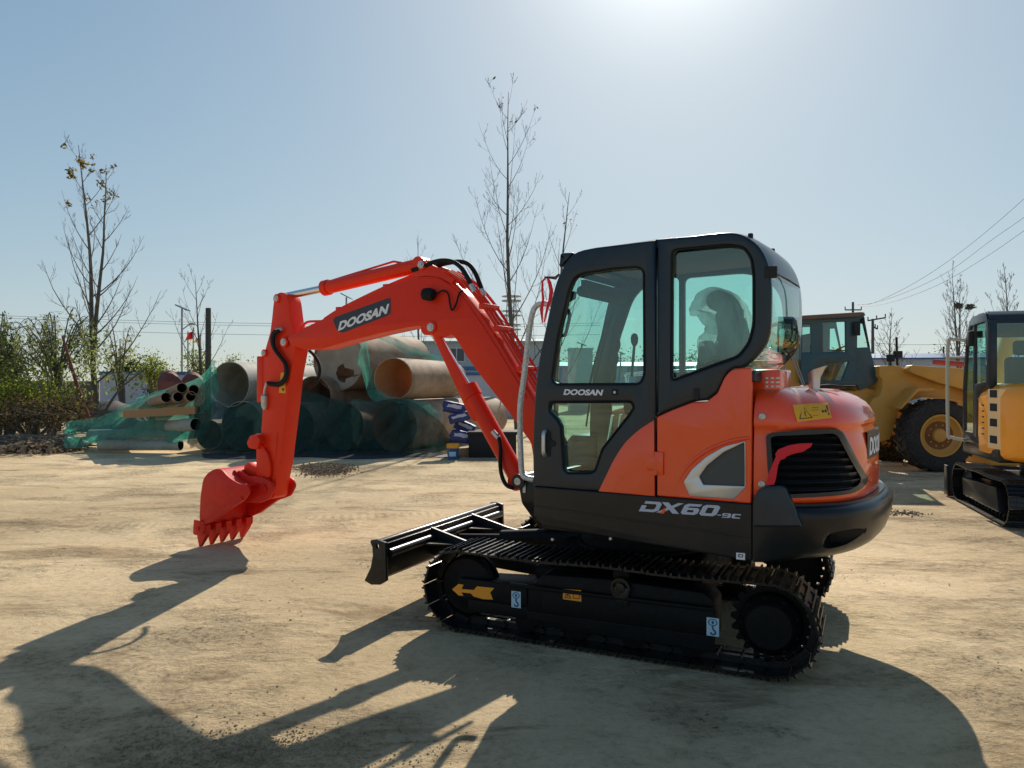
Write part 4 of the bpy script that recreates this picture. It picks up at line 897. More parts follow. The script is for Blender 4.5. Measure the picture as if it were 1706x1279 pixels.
# boom cylinder
cyB = N('armred'); p0 = S(719, 547, YB); p1 = S(866, 801, YB); pm = S(779, 645, YB); a_, m_, e_ = (p0[0], YB, p0[1]), (pm[0], YB, pm[1]), (p1[0], YB, p1[1])
cyB.cyl(m_, e_, 0.072, n=28); dirv = (Vector(e_) - Vector(m_)).normalized(); cyB.cyl(Vector(m_) - dirv * .0, Vector(m_) + dirv * .10, .083, n=28); cyB.cyl((p1[0], YB - .07, p1[1]), (p1[0], YB + .07, p1[1]), .07, n=20)
BCY = cyB.build("boom_cylinder", parent=EX)
N('chrome').cyl(a_, m_, .036, n=24).build("cylinder_rod", parent=BCY)
gd_ = N('armred'); gp = [S(x, y, YB + .06) for x, y in [(719, 556), (731, 556), (787, 655), (801, 690), (790, 703), (780, 690)]]; gd_.plate(fillet(gp, .015), YB + .045, YB + .06, bev=.004)
gp = [S(x, y, YB - .06) for x, y in [(722, 556), (737, 560), (790, 655), (772, 640)]]; gd_.plate(gp, YB - .07, YB - .055, bev=.003)
gd_.cyl((p0[0], YB - .07, p0[1]), (p0[0], YB + .07, p0[1]), .06, n=20); gd_.build("rod_guard", parent=BCY)
hs = N('rubber'); hs.tube([(S(*ZC(x, y), .05)[0], .05, S(*ZC(x, y), .05)[1]) for x, y in [(372, 885), (385, 910), (390, 960), (388, 1030), (398, 1090), (420, 1130), (450, 1142)]], .016, n=10, smooth=6); hs.build("hydraulic_hose", parent=BCY)
ft = N('pin'); ft.tube([(S(*ZC(x, y), .05)[0], .05, S(*ZC(x, y), .05)[1]) for x, y in [(352, 868), (380, 900)]], .02, n=10); ft.build("hose_fitting", parent=BCY)
# arm cylinder
p0 = S(463, 496, YB); pm = S(540, 480, YB); p1 = S(703, 441, YB)
ac = N('armred'); ac.cyl((pm[0], YB, pm[1]), (p1[0], YB, p1[1]), .062, n=28); dv = (Vector((p1[0], YB, p1[1])) - Vector((pm[0], YB, pm[1]))).normalized(); ac.cyl(Vector((pm[0], YB, pm[1])), Vector((pm[0], YB, pm[1])) + dv * .06, .072, n=28); ac.cyl((p1[0], YB - .05, p1[1]), (p1[0], YB + .06, p1[1]), .065, n=20)
ac.tube([(pm[0] - .12, YB + .01, pm[1] + .066), (p1[0] + .3, YB + .01, p1[1] + .052), (p1[0] + .2, YB + .02, p1[1] + .03)], .010, n=8)
ACY = ac.build("arm_cylinder", parent=EX); N('chrome').cyl((p0[0], YB, p0[1]), (pm[0], YB, pm[1]), .034, n=24).build("cylinder_rod", parent=ACY)
for k, off in enumerate((0, .02)):
    h_ = N('rubber'); pp = [(1190, 140), (1280, 110), (1340, 82), (1420, 65), (1500, 75), (1560, 115), (1610, 190), (1640, 250)] if k == 0 else [(1300, 105), (1400, 75), (1500, 62), (1570, 80), (1620, 140), (1655, 220), (1675, 275)]
    h_.tube([(S(*ZB(x, y), .05)[0], .06 - k * .09, S(*ZB(x, y), .05)[1]) for x, y in pp], .019, n=10, smooth=6)
    q0 = S(*ZB(*pp[-1]), .05); q1 = S(*ZB(*pp[-2]), .05); h_.cyl((q0[0], .06 - k * .09, q0[1]), (q0[0] + (q0[0] - q1[0]) * .9, .06 - k * .09, q0[1] + (q0[1] - q1[1]) * .9), .021, M['pin'], 12); h_.build("hydraulic_hose", parent=BOOM)
# arm
YA = YB + 0.085
at_ = [(458, 492, .03), (466, 486, .03), (476, 489, .03), (480, 502), (484, 534), (488, 548), (492, 575), (490, 590), (483, 628), (478, 675), (470, 740), (466, 774), (462, 792), (456, 828), (449.5, 832), (449, 799), (449, 761), (436, 729), (435, 717), (438, 675), (437.5, 628), (436, 604), (442, 581), (450, 553), (453, 529), (455, 508)]
am = N('armred'); am.plate(fillet([S(p[0], p[1], YA) + tuple(p[2:]) for p in at_], .02, 3), YB - .085, YA, bev=.007); ARM = am.build("arm", parent=EX, smooth=30)
pin(ARM, 462, 497, YA, .028); pin(ARM, 441, 588, YA, .024)
rb_ = N('armred'); rb_.tube([(S(*ZK(x, y), YA)[0], YA + .001, S(*ZK(x, y), YA)[1]) for x, y in [(930, 0), (915, 200), (895, 380), (875, 600)]], .007, n=6, smooth=4); rb_.build("weld_bead", parent=ARM)
for k in range(2):
    h_ = N('rubber'); pp = [(300, 466), (262, 480), (244, 530), (258, 595), (300, 655), (335, 705), (345, 760), (330, 815), (285, 850), (215, 843)]; dx = k * 14; dy = 8 * k
    h_.tube([(S(*ZA(x + dx * (0.4 if y < 480 else 1), y + dy * (1 if y > 500 else 0)), YA)[0], YA + .03 + (.012 * k), S(*ZA(x, y + dy), YA)[1]) for x, y in pp], .018, n=10, smooth=6); h_.build("hydraulic_hose", parent=ARM)
h_ = N('rubber'); h_.tube([(S(*ZA(x, y), -.1)[0], YB - .16, S(*ZA(x, y), -.1)[1]) for x, y in [(430, 610), (470, 650), (500, 710), (505, 770), (480, 840), (430, 880)]], .016, n=8, smooth=6); h_.build("hydraulic_hose", parent=ARM)
f_ = N('pin'); f_.tube([(S(*ZA(x, y), YA)[0], YA + .03, S(*ZA(x, y), YA)[1]) for x, y in [(275, 470), (315, 462)]], .018, n=10); f_.build("hose_fitting", parent=ARM)
f_ = N('pin')
f_.tube([(S(*ZA(x, y), YA)[0], YA + .02, S(*ZA(x, y), YA)[1]) for x, y in [(200, 842), (185, 900), (185, 950)]], .012, n=8, smooth=3); f_.lathe((S(*ZA(185, 975), YA)[0], YA + .02, S(*ZA(185, 975), YA)[1]), (0, 0, 1), [(-.08, .012), (-.05, .03), (.05, .035), (.07, .015)], n=14); f_.build("hose_fitting", parent=ARM)
ys_ = N('yellow'); ys_.plate(tr([(290, 770), (322, 770), (322, 916), (276, 912)], ZA, YA), YA, YA + .001); ys_.plate(tr([(296, 880), (318, 884), (306, 906), (300, 892)], ZA, YA), YA + .001, YA + .002, M['ink']); ys_.build("warning_sticker", parent=ARM, smooth=0)
bkt_cy = N('armred'); a0 = S(438, 612, YB + .06); a1 = S(440, 700, YB + .06); bkt_cy.box(a0[0] - .03, a0[0] + .055, YB - .05, YB + .09, S(0, 662, YA)[1], S(0, 605, YA)[1], bev=.008)
bkt_cy.cyl((a0[0] + .0, YB, a0[1]), (a1[0], YB, a1[1] - .1), .055, n=22); BKC = bkt_cy.build("bucket_cylinder", parent=EX)
lk = S(*ZK(700, 105), YB); N('chrome').cyl((a1[0], YB, a1[1] - .1), (lk[0], YB, lk[1]), .028, n=16).build("cylinder_rod", parent=BKC)
li = N('armred'); lp = [(735, 100), (780, 130), (835, 220), (862, 330), (858, 440), (830, 475), (740, 460), (722, 420), (722, 160)]
for yy in (YB + .088, YB - .12): li.plate(fillet(tr(lp, ZK, YA + .02), .012), yy, yy + .03, bev=.005)
li.cyl((S(*ZK(750, 60), YA)[0], YB - .16, S(*ZK(750, 60), YA)[1]), (S(*ZK(750, 60), YA)[0], YA + .045, S(*ZK(750, 60), YA)[1]), .045, n=18); li.cyl((S(*ZK(690, 110), YA)[0], YB - .15, S(*ZK(690, 110), YA)[1]), (S(*ZK(690, 110), YA)[0], YA + .04, S(*ZK(690, 110), YA)[1]), .05, n=18)
li.plate(fillet(tr([(655, 110), (690, 30), (750, 20), (790, 70), (760, 170), (690, 160)], ZK, YA + .02), .02), YB + .12, YB + .155, bev=.005); li.plate(fillet(tr([(590, 440), (600, 330), (640, 300), (670, 330), (740, 360), (850, 400), (850, 470), (700, 500)], ZK, YA - .05), .02), YB - .05, YB + .05, bev=.01)
li.build("bucket_linkage", parent=EX)
# bucket
YN, YW = 0.235, -0.335
sidep = tr([(133, 900), (145, 650), (170, 480), (215, 415), (290, 370), (350, 372), (400, 432), (460, 484), (550, 530), (615, 520), (648, 600), (588, 690), (430, 790), (285, 900), (200, 935)], ZK, YN)
bk_ = N('bucketred')
sd_ = fillet(sidep, 0.04, 4)
bk_.plate(sd_, YN - .022, YN, bev=.004); bk_.plate(sd_, YW, YW + .022, bev=.004)
shell = crom(tr([(133, 1010), (138, 850), (146, 650), (171, 482), (216, 418), (288, 374), (345, 378), (400, 437), (460, 490), (548, 536), (612, 530)], ZK, YN), 3, closed=False)
def thick(line, th):
    out = []; n = len(line)
    for i, p in enumerate(line):
        a = Vector(line[max(0, i - 1)]); c = Vector(line[min(n - 1, i + 1)]); t = (c - a).normalized(); out.append((p[0] - t.y * -th, p[1] - t.x * th))
    return out
cen = Vector((sum(p[0] for p in sidep) / len(sidep), sum(p[1] for p in sidep) / len(sidep)))
inn = []
for i, p in enumerate(shell):
    a = Vector(shell[max(0, i - 1)]); c = Vector(shell[min(len(shell) - 1, i + 1)]); t = (c - a).normalized(); nn = Vector((-t.y, t.x)); nn = nn if nn.dot(cen - Vector(p)) > 0 else -nn; inn.append(tuple(Vector(p) + nn * .016))
L_ = len(shell)
bk_.loft([[(x, yy, z) for x, z in shell] + [(x, yy, z) for x, z in inn[::-1]] for yy in (YW + .01, YN - .01)])
BUCKET = bk_.build("bucket", parent=EX, smooth=35)
tb = tr([(92, 885), (195, 905), (190, 1018), (165, 1040), (100, 1040), (82, 1025)], ZK, YN); tipz = 0.004
tx0, tx1 = S(*ZK(100, 1020), YN)[0], S(*ZK(190, 1020), YN)[0]; ztb = S(*ZK(100, 1020), YN)[1]; tipx = S(*ZK(112, 1190), YN)[0]
for k in range(5):
    yc = YN - .035 - k * (YN - YW - .07) / 4; t5 = N('bucketred')
    zt_ = ztb + .0
    t5.loft([[(tx1, yc - .032, zt_ + .085), (tx0 + .012, yc - .032, zt_ + .085), (tx0 + .012, yc + .032, zt_ + .085), (tx1, yc + .032, zt_ + .085)], [(tx1 - .002, yc - .029, zt_), (tx0 + .01, yc - .029, zt_), (tx0 + .01, yc + .029, zt_), (tx1 - .002, yc + .029, zt_)],
             [(tx1, yc - .026, zt_ - .012), (tx0, yc - .026, zt_ - .012), (tx0, yc + .026, zt_ - .012), (tx1, yc + .026, zt_ - .012)], [(tipx - .025, yc - .012, tipz), (tipx + .002, yc - .012, tipz), (tipx + .002, yc + .012, tipz), (tipx - .025, yc + .012, tipz)]]); t5.build("tooth", parent=BUCKET, smooth=20)
for yy in (YN, YW - .016):
    sc_ = N('bucketred'); sc_.plate(fillet(tb, .01), yy, yy + .016, bev=.003); sc_.cyl((sum(p[0] for p in tb) / 6, yy, sum(p[1] for p in tb) / 6 + .01), (sum(p[0] for p in tb) / 6, yy + .026, sum(p[1] for p in tb) / 6 + .01), .018, n=6); sc_.build("side_cutter", parent=BUCKET)
    w2 = N('bucketred'); w2.plate(tr([(285, 900), (430, 790), (588, 690), (560, 650), (410, 750), (265, 868), (180, 900), (200, 935)], ZK, YN), min(yy, yy + .008), yy + .010, bev=.002); w2.build("edge_strip", parent=BUCKET)
er = N('bucketred'); ep = tr([(430, 500), (560, 470), (600, 400), (660, 370), (740, 430), (900, 440), (985, 490), (1010, 560), (960, 660), (850, 700), (700, 690), (560, 600)], ZK, YB)
for yy in (YB + .12, YB - .145): er.plate(fillet(ep, .03), yy, yy + .025, bev=.004)
er.cyl((S(*ZK(910, 560), YB)[0], YB - .16, S(*ZK(910, 560), YB)[1]), (S(*ZK(910, 560), YB)[0], YB + .16, S(*ZK(910, 560), YB)[1]), .05, n=24)
er.cyl((S(*ZK(625, 415), YB)[0], YB - .16, S(*ZK(625, 415), YB)[1]), (S(*ZK(625, 415), YB)[0], YB + .16, S(*ZK(625, 415), YB)[1]), .045, n=24); er.build("bucket_ears", parent=BUCKET)

# ---- mirror bracket with red ribbon, ribbon over the grille
rbn = N('ribbon')
def ribbon(b, pts, w, Y):
    n = len(pts); rs = []
    for i, p in enumerate(pts):
        a = Vector(pts[max(0, i - 1)]); c = Vector(pts[min(n - 1, i + 1)]); t = (c - a).normalized(); nn = Vector((-t.y, t.x)) * w[i] * .5; yy = Y + .012 * math.sin(i * 1.7)
        rs.append([(p[0] - nn.x, yy - .002, p[1] - nn.y), (p[0] + nn.x, yy - .006, p[1] + nn.y), (p[0] + nn.x, yy - .003, p[1] + nn.y), (p[0] - nn.x, yy + .001, p[1] - nn.y)])
    return b.loft(rs)
MINV = (Matrix.Translation((CX[0], CX[1], 0)) @ Matrix.Rotation(R(149), 4, 'Z'))
def world_from_ex(b): b.xf(lambda v: MINV @ v); return b
ribbon(rbn, tr([(48, 225), (25, 260), (16, 340), (18, 420), (14, 500), (24, 630)], ZW, YS - .06), [.012, .018, .016, .02, .028, .008], YS - .06)
ribbon(rbn, tr([(52, 222), (80, 270), (85, 340), (70, 420), (60, 480), (30, 620)], ZW, YS - .06), [.012, .026, .03, .028, .022, .012], YS - .075)
world_from_ex(rbn); rr_ = rbn.build("ribbon", smooth=60); tag(rr_, "crimson ribbon loop hanging from the bracket on the front pillar of the orange excavator's cab", "ribbon")
r2 = N('ribbon'); rp_ = tr([(742, 905), (722, 948), (640, 1000), (540, 1022), (462, 1050), (440, 1077), (392, 1090), (366, 1150), (352, 1240), (340, 1310), (320, 1360), (242, 1358), (265, 1240), (310, 1130), (345, 1050), (335, 1030), (368, 975), (480, 930), (600, 910)], ZT, YS + .02)
r2.plate(rp_, YS + .012, YS + .020, bev=.002); world_from_ex(r2); tag(r2.build("ribbon", smooth=30), "crimson ribbon bent like a seven over the black side grille", "ribbon")

# ================================================================== SETTING AND NEIGHBOURS
def thing_mesh(b, name, label, cat, group=None, kind=None, **kw):
    """one-mesh thing with its origin at its base"""
    xs = [v[0] for v in b.v]; ys = [v[1] for v in b.v]; zs = [v[2] for v in b.v]
    o_ = Vector(((min(xs) + max(xs)) / 2, (min(ys) + max(ys)) / 2, min(zs))); b.xf(lambda v: v - o_)
    o = b.build(name, **kw); o.location = o_
    return tag(o, label, cat, group, kind)
def rootat(name, label, cat, p, rz=0, group=None): return empty(name, p, rz, label, cat, group)

# ---- amber excavator on the right, seen from behind
Y2 = rootat("excavator", "amber compact excavator with a black cab, seen from behind at the right edge", "excavator", (6.71, 9.29, 0), R(73))
for sgn in (1, -1):
    ya, yb = (0.54, 0.90) if sgn > 0 else (-0.90, -0.54)
    make_track(ya, yb, x0=-0.95, x1=0.95, zc=0.27, r=0.244, n=38).build("track", parent=Y2, smooth=30)
    f = N('track'); f.plate(fillet([(-0.7, 0.12), (0.8, 0.12), (0.85, 0.35), (-0.6, 0.40)], 0.02), *sorted((sgn * .62, sgn * .86)), bev=.01)
    for xx in (-0.95, 0.95): f.lathe((xx, sgn * .64, .27), (0, sgn, 0), [(0, .2), (.12, .2), (.16, .13), (.18, .05)], n=24)
    f.build("track_frame", parent=Y2)
f = N('track'); f.box(-0.55, 0.55, -0.6, 0.6, 0.28, 0.5, bev=.03); f.lathe((0, 0, .5), (0, 0, 1), [(0, .42), (.2, .42)]); f.build("carbody", parent=Y2)
f = N('track'); f.plate(crom([(1.42, .02), (1.52, .05), (1.49, .22), (1.53, .42), (1.49, .44), (1.44, .25)], 3), -.90, .90, bev=.004); f.plate([(1.36, .05), (1.55, .02), (1.55, .45), (1.40, .45)], .89, .92, bev=.004); f.plate([(1.36, .05), (1.55, .02), (1.55, .45), (1.40, .45)], -.92, -.89, bev=.004)
for yy in (.35, -.35): f.plate([(1.45, .35), (0.55, .42), (0.55, .32), (1.45, .15)], yy - .03, yy + .03)
f.build("dozer_blade", parent=Y2)
f = N('track'); f.box(-.75, .75, -.88, .88, .70, .86, bev=.03); f.build("platform", parent=Y2)
pl2 = [(-0.05, .90), (-.45, .90), (-.78, .86), (-.95, .74), (-1.08, .5), (-1.15, .2), (-1.16, -.1), (-1.13, -.4), (-1.02, -.66), (-.8, -.84), (-.45, -.88), (-0.05, -.88)]
def ring2(z, i): return [(min(x + (i if x < -.3 else 0), -.05), y - (i if y > 0.4 else (-i if y < -.4 else 0)), z) for x, y in pl2]
f = N('yexc'); f.loft([ring2(z, i) for z, i in ((.72, .10), (.75, .04), (.80, .01), (1.0, 0), (1.45, 0.0), (1.55, .03), (1.61, .08), (1.63, .16))]); CV2 = f.build("engine_cover", parent=Y2, smooth=50)
f = N('yexcpale'); f.loft([[(x, y, z) for x, y in ((-.47, .906), (-.77, .868), (-.775, .862), (-.78, .80), (-.47, .84))] for z in (.86, 1.56)]); 
f.build("corner_panel", parent=CV2)
for k, z in enumerate((.92, 1.12, 1.30, 1.46)):
    f = N('dark'); f.loft([[(x, y, zz) for x, y in ((-.53, .902), (-.71, .879), (-.71, .87), (-.53, .89))] for zz in (z, z + .09)]); f.build("vent_grid", parent=CV2)
for k in range(6):
    f = N('dark'); f.box(-.30, -.20, .895, .903, 1.0 + k * .07, 1.02 + k * .07, bev=.002); f.build("vent_slot", parent=CV2)
c2 = N('cabblack')
o2 = fillet([(.66, .86), (.66, 1.55), (.50, 2.25, .1), (.30, 2.48, .12), (-.35, 2.50, .12), (-.45, 2.35, .06), (-.45, 1.60), (-.10, 1.50), (-.06, .86)], .03)
h2 = [fillet([(.58, 1.0), (.58, 1.55), (.47, 2.15), (.28, 2.36), (.18, 2.36), (.18, 1.0)], .03), fillet([(.12, 1.62), (.12, 2.36), (-.33, 2.37), (-.37, 1.66)], .03)]
for a_, c_ in ((.86, .90), (-.03, .01)): c2.plate(o2, a_, c_, holes=h2, bev=.01)
strip(c2, [(.50, 2.25), (.42, 2.38), (.30, 2.46), (.0, 2.50), (-.35, 2.50), (-.43, 2.45), (-.45, 2.35)], 0.0, .88, .05)
c2.box(-.45, -.40, .80, .89, 1.5, 2.4, bev=.01); c2.box(-.45, -.40, -.02, .05, 1.5, 2.4, bev=.01); c2.box(-.45, -.40, .02, .85, 1.50, 1.60, bev=.01); c2.box(-.45, -.40, .36, .42, 1.6, 2.36, bev=.01); c2.box(.60, .66, 0, .88, .86, .95, bev=.01)
CB2 = c2.build("cab_frame", parent=Y2)
for nm, pts_, y_ in (("side_window", h2[0], .88), ("side_window", h2[1], .88), ("side_window", h2[0], -.01), ("side_window", h2[1], -.01)): N('glass').plate(pts_, y_ - .002, y_ + .002).build(nm, parent=CB2)
N('glass').box(-.43, -.425, .02, .86, 1.58, 2.38).build("rear_window", parent=CB2); N('glass').add([(.66, .02, .9), (.66, .86, .9), (.655, .86, 1.55), (.655, .02, 1.55), (.48, .86, 2.3), (.48, .02, 2.3)], [(0, 1, 2, 3), (3, 2, 4, 5)]).build("windscreen", parent=CB2)
f = N('fabric'); f.box(-.25, -.12, .25, .65, 1.3, 1.95, bev=.05); f.box(-.25, .25, .25, .65, 1.2, 1.32, bev=.04); f.box(-.24, -.13, .34, .56, 1.97, 2.15, bev=.04); f.build("seat", parent=Y2)
f = N('wrap'); f.mats = [M['cream']]; f.tube([(.64, .88, 2.20), (.70, 1.0, 2.22), (.72, 1.06, 2.12), (.72, 1.06, 1.0), (.70, 1.02, .90), (.62, .88, .87)], .022, n=10, smooth=4); f.tube([(.72, 1.06, 1.98), (.62, .88, 1.98)], .016, n=8); f.build("handrail", parent=Y2)
f = N('dark'); f.box(.10, .20, .90, .96, 2.10, 2.30, bev=.02); f.build("mirror", parent=Y2)
b2 = N('yexc'); b2.plate(fillet([(.5, .9), (1.1, 1.0), (2.0, 2.4), (3.0, 2.7), (3.9, 1.8), (4.1, .6), (3.9, .6), (3.7, 1.7), (2.9, 2.4), (2.2, 2.15), (1.4, .9), (1.1, .7), (.5, .7)], .1), -.45, -.25, bev=.01); b2.build("boom", parent=Y2)

# ---- wheel loader
LD = rootat("wheel_loader", "weathered ochre wheel loader with a dark cab, standing between the two excavators", "loader", (6.9, 14.9, 0))
Z8 = zoomer(1300, 500, 4.2625)
def fr(pts, d, zf=Z8): return [((lambda w: (w.x, w.z))(W(*zf(*p[:2]), d))) + tuple(p[2:]) for p in pts]
def lp(b, name, parent=LD, **kw): return b.build(name, parent=parent, world=True, **kw)
def wheel(cx, dn, r=.675, w=.46):
    t = N('tyre'); t.lathe((cx, dn, r), (0, 1, 0), [(.03, r * .56), (0.0, r * .62), (0.0, r * .80), (.03, r * .93), (.07, r * .97), (w - .07, r * .97), (w - .03, r * .93), (w, r * .8), (w, r * .6), (w - .03, r * .56), (.03, r * .56)], n=56, cap=False)
    for k in range(22):
        a = 2 * math.pi * k / 22
        for s_, y0, y1 in ((0, .02, w * .53), (.14, w * .47, w - .02)):
            q = []
            for (yy, da) in ((y0, 0 if s_ == 0 else .16), (y1, .16 if s_ == 0 else 0)):
                for dd in (-.045, .045): q.append((a + s_ + da + dd, yy))
            vs = []
            for rr_ in (r * .955, r * 1.0):
                for (aa, yy) in q: vs.append((cx + math.cos(aa) * rr_, dn + yy, r + math.sin(aa) * rr_))
            t.add(vs, [(0, 1, 3, 2), (4, 6, 7, 5), (0, 4, 5, 1), (2, 3, 7, 6), (0, 2, 6, 4), (1, 5, 7, 3)])
    T = lp(t, "wheel", smooth=30)
    h = N('ldr'); h.lathe((cx, dn, r), (0, 1, 0), [(w - .05, r * .57), (.02, r * .58), (.0, r * .575), (.0, r * .53), (.06, r * .47), (.10, r * .38), (.095, r * .20), (.04, r * .17), (.03, r * .10), (.03, .004)], n=48)
    for k in range(10):
        a = 2 * math.pi * k / 10; h.cyl((cx + math.cos(a) * r * .29, dn + .07, r + math.sin(a) * r * .29), (cx + math.cos(a) * r * .29, dn + .11, r + math.sin(a) * r * .29), .016, n=6)
    h.lathe((cx, dn + .085, r), (0, 1, 0), [(.01, r * .385), (.0, r * .385), (-.004, r * .30), (.0, r * .2)], M['rusthub'], 40)
    lp(h, "rim", parent=T)
for cx in (7.845, 5.0): wheel(cx, 13.86); wheel(cx, 15.6)
b = N('ldr'); b.plate(fillet(fr([(703, 465), (830, 462), (900, 482), (1100, 540), (1420, 640), (1420, 720), (1020, 688), (905, 720), (832, 800), (806, 900), (780, 985), (700, 1010), (600, 1000), (620, 760), (660, 700), (705, 680), (724, 620), (725, 560), (703, 540)], 14.35), .03), 14.35, 15.45, bev=.02); FB = lp(b, "front_frame")
b = N('ldr'); b.plate(fillet(fr([(886, 490), (905, 460), (960, 466), (1240, 482), (1330, 500), (1600, 700), (1900, 1100), (1800, 1150), (1500, 800), (1300, 640), (1090, 585), (900, 515)], 14.25), .03), 14.10, 14.32, bev=.015)
b.plate(fillet(fr([(886, 490), (905, 460), (960, 466), (1240, 482), (1330, 500), (1600, 700), (1900, 1100), (1800, 1150), (1500, 800), (1300, 640), (1090, 585), (900, 515)], 14.25), .03), 15.3, 15.5, bev=.015); lp(b, "lift_arm")
b = N('weld'); w0, w1 = W(*Z8(1090, 437), 14.8), W(*Z8(1320, 455), 14.8); b.cyl(w0, w1, .05); lp(b, "lift_cylinder")
b = N('ldr'); fp = fr([(1055, 625), (940, 622), (925, 635), (815, 760), (822, 770), (940, 648), (1055, 640)], 14.1); b.plate(fp, 13.90, 14.5, bev=.008); lp(b, "fender")
b = N('ldr'); p_ = W(*Z8(850, 1150), 14); b.box(8.8, 9.6, 14.0, 15.4, .1, .9, bev=.08); lp(b, "loader_bucket")
co = fillet(fr([(150, 128), (560, 108), (598, 110), (604, 150), (640, 340), (692, 572), (662, 602), (562, 642), (545, 602), (280, 604), (146, 590)], 14.5), .02)
ho = [fillet(fr(h_, 14.5), .01) for h_ in ([(159, 172), (219, 170), (219, 370), (157, 370)], [(303, 157), (466, 152), (468, 365), (305, 367)], [(550, 168), (592, 165), (632, 332), (548, 336)], [(318, 448), (488, 436), (440, 566), (300, 576)])]
b = N('ldrcab'); b.plate(co, 14.5, 14.58, holes=ho, bev=.015); b.plate(co, 15.75, 15.83, holes=[ho[0], ho[1], ho[2]], bev=.015)
pz = co[-1][1]; b.box(min(p[0] for p in co) + .01, min(p[0] for p in co) + .06, 14.6, 15.7, pz + .1, pz + .75); b.box(min(p[0] for p in co) + .1, max(p[0] for p in co) - .25, 14.6, 15.7, pz + .05, pz + .12); LC = lp(b, "cab_frame")
for h_ in ho: lp(N('glass').plate(h_, 14.535, 14.54), "cab_window", parent=LC)
for h_ in ho[:3]: lp(N('clear').plate(h_, 15.79, 15.795), "cab_window", parent=LC)
b = N('liner'); b.plate(fillet(fr([(120, 155), (126, 124), (160, 107), (578, 82), (600, 86), (608, 108), (560, 116), (140, 138)], 14.42), .012), 14.42, 15.92, bev=.02); lp(b, "cab_roof", parent=LC)
b = N('dark'); b.box(*sorted((W(*Z8(518, 0), 14.45).x, W(*Z8(562, 0), 14.45).x)), 14.40, 14.45, W(*Z8(0, 250), 14.4).z, W(*Z8(0, 150), 14.4).z, bev=.012); b.lathe(W(*Z8(583, 145), 14.5), (1, -.5, 0), [(-.04, .03), (.02, .055), (.04, .05)], n=16); lp(b, "mirror", parent=LC)
b = N('fabric'); b.plate(fillet(fr([(165, 340), (185, 300), (182, 245), (205, 235), (222, 250), (225, 300), (232, 370), (240, 480), (320, 480), (320, 520), (170, 520)], 15.1), .02), 14.9, 15.4, bev=.04); lp(b, "seat")
b = N('dark'); b.tube([W(*Z8(405, 350), 15.1), W(*Z8(475, 318), 15.1)], .015); b.tube([W(*Z8(330, 352), 15.0), W(*Z8(470, 358), 15.0)], .012); b.lathe(W(*Z8(405, 350), 15.1), (.5, 0, -1), [(0, .03), (.3, .03)], n=10); lp(b, "steering_column")
b = N('ldr'); b.plate(fillet(fr([(-520, 470), (-480, 430), (148, 420), (148, 632), (545, 642), (545, 604), (700, 640), (700, 760), (560, 860), (-500, 860)], 14.6), .04), 14.6, 15.75, bev=.04); lp(b, "rear_hood")
b = N('chrome'); b.mats = [M['pole']]
for (a0_, a1_) in (((85, 400), (158, 600)), ((100, 395), (172, 600)), ((22, 460), (24, 590)), ((34, 460), (36, 590))): b.tube([W(*Z8(*a0_), 14.3), W(*Z8(*a1_), 14.3)], .014, n=8)
b.tube([W(*Z8(-60, 375), 14.3), W(*Z8(100, 378), 14.3)], .014, n=8); b.tube([W(*Z8(-60, 412), 14.3), W(*Z8(100, 412), 14.3)], .014, n=8); b.tube([W(*Z8(100, 340), 14.3), W(*Z8(100, 412), 14.3)], .014, n=8); lp(b, "handrail")
b = N('dark'); b.cyl(W(*Z8(825, 262), 14.5), W(*Z8(832, 520), 14.5), .022, n=8); q0 = W(*Z8(835, 386), 14.45); b.box(q0.x - .07, q0.x + .07, q0.y - .05, q0.y + .05, q0.z - .06, q0.z + .07, bev=.01); lp(b, "work_lamp")
b = N('dark'); q0 = W(*Z8(783, 410), 14.45); b.box(q0.x - .06, q0.x + .06, q0.y - .05, q0.y + .05, q0.z - .07, q0.z + .07, bev=.01); b.cyl(q0, q0 - Vector((0, 0, .2)), .015, n=8); lp(b, "work_lamp")
b = N('labelblue'); b.mats = [M['bluecap']]; b.plate(fillet(fr([(600, 640), (690, 600), (700, 660), (640, 690)], 14.9), .01), 14.9, 15.2, bev=.01); lp(b, "oil_tank")

# ---- big pipes
def bigpipe(px, py, d, r, phi, L, label, mt='pipe', inner=None, dent=0.0, cap=False):
    c = W(px, py, d); ax = Vector((math.sin(R(phi)), math.cos(R(phi)), 0)); e = c + ax * L
    b = N(mt); b.pipe(c, e, r, .02, inner=M[inner] if inner else None, dent=dent)
    if cap:
        u = Vector((ax.y, -ax.x, 0)); w = Vector((0, 0, 1)); cc = c + ax * .06; P_ = []
        n_ = 40
        hole = [(u * (.18 * r * 2 * math.cos(t) + .22 * r) + w * (-.42 * r + .12 * r * 2 * math.sin(t) * (1.3 if math.cos(3 * t) > 0 else .7))) for t in [2 * math.pi * k / n_ for k in range(n_)]]
        out = [(u * math.cos(t) + w * math.sin(t)) * (r - .015) for t in [2 * math.pi * k / n_ for k in range(n_)]]
        b.add([cc + p for p in out] + [cc + p for p in hole], [(k, (k + 1) % n_, n_ + (k + 1) % n_, n_ + k) for k in range(n_)], M['capbeige'])
        b.add([cc + ax * .01 + p for p in out] + [cc + ax * .01 + p for p in hole], [(k, (k + 1) % n_, n_ + (k + 1) % n_, n_ + k) for k in range(n_)], M['capbeige'])
    return thing_mesh(b, "steel_pipe", label, "pipe", "large pipes heaped under green netting")
M['capbeige'] = mat("beige_end_cap", (0.40, 0.35, 0.27), 0.85, var=0.2, vscale=1.6, col2=(0.24, 0.19, 0.14), bump=.3, bscale=8)
bigpipe(383, 640, 18.2, .545, 16, 3.4, "big grey pipe with an open mouth, uppermost to the left of the red arm", 'pipegrey')
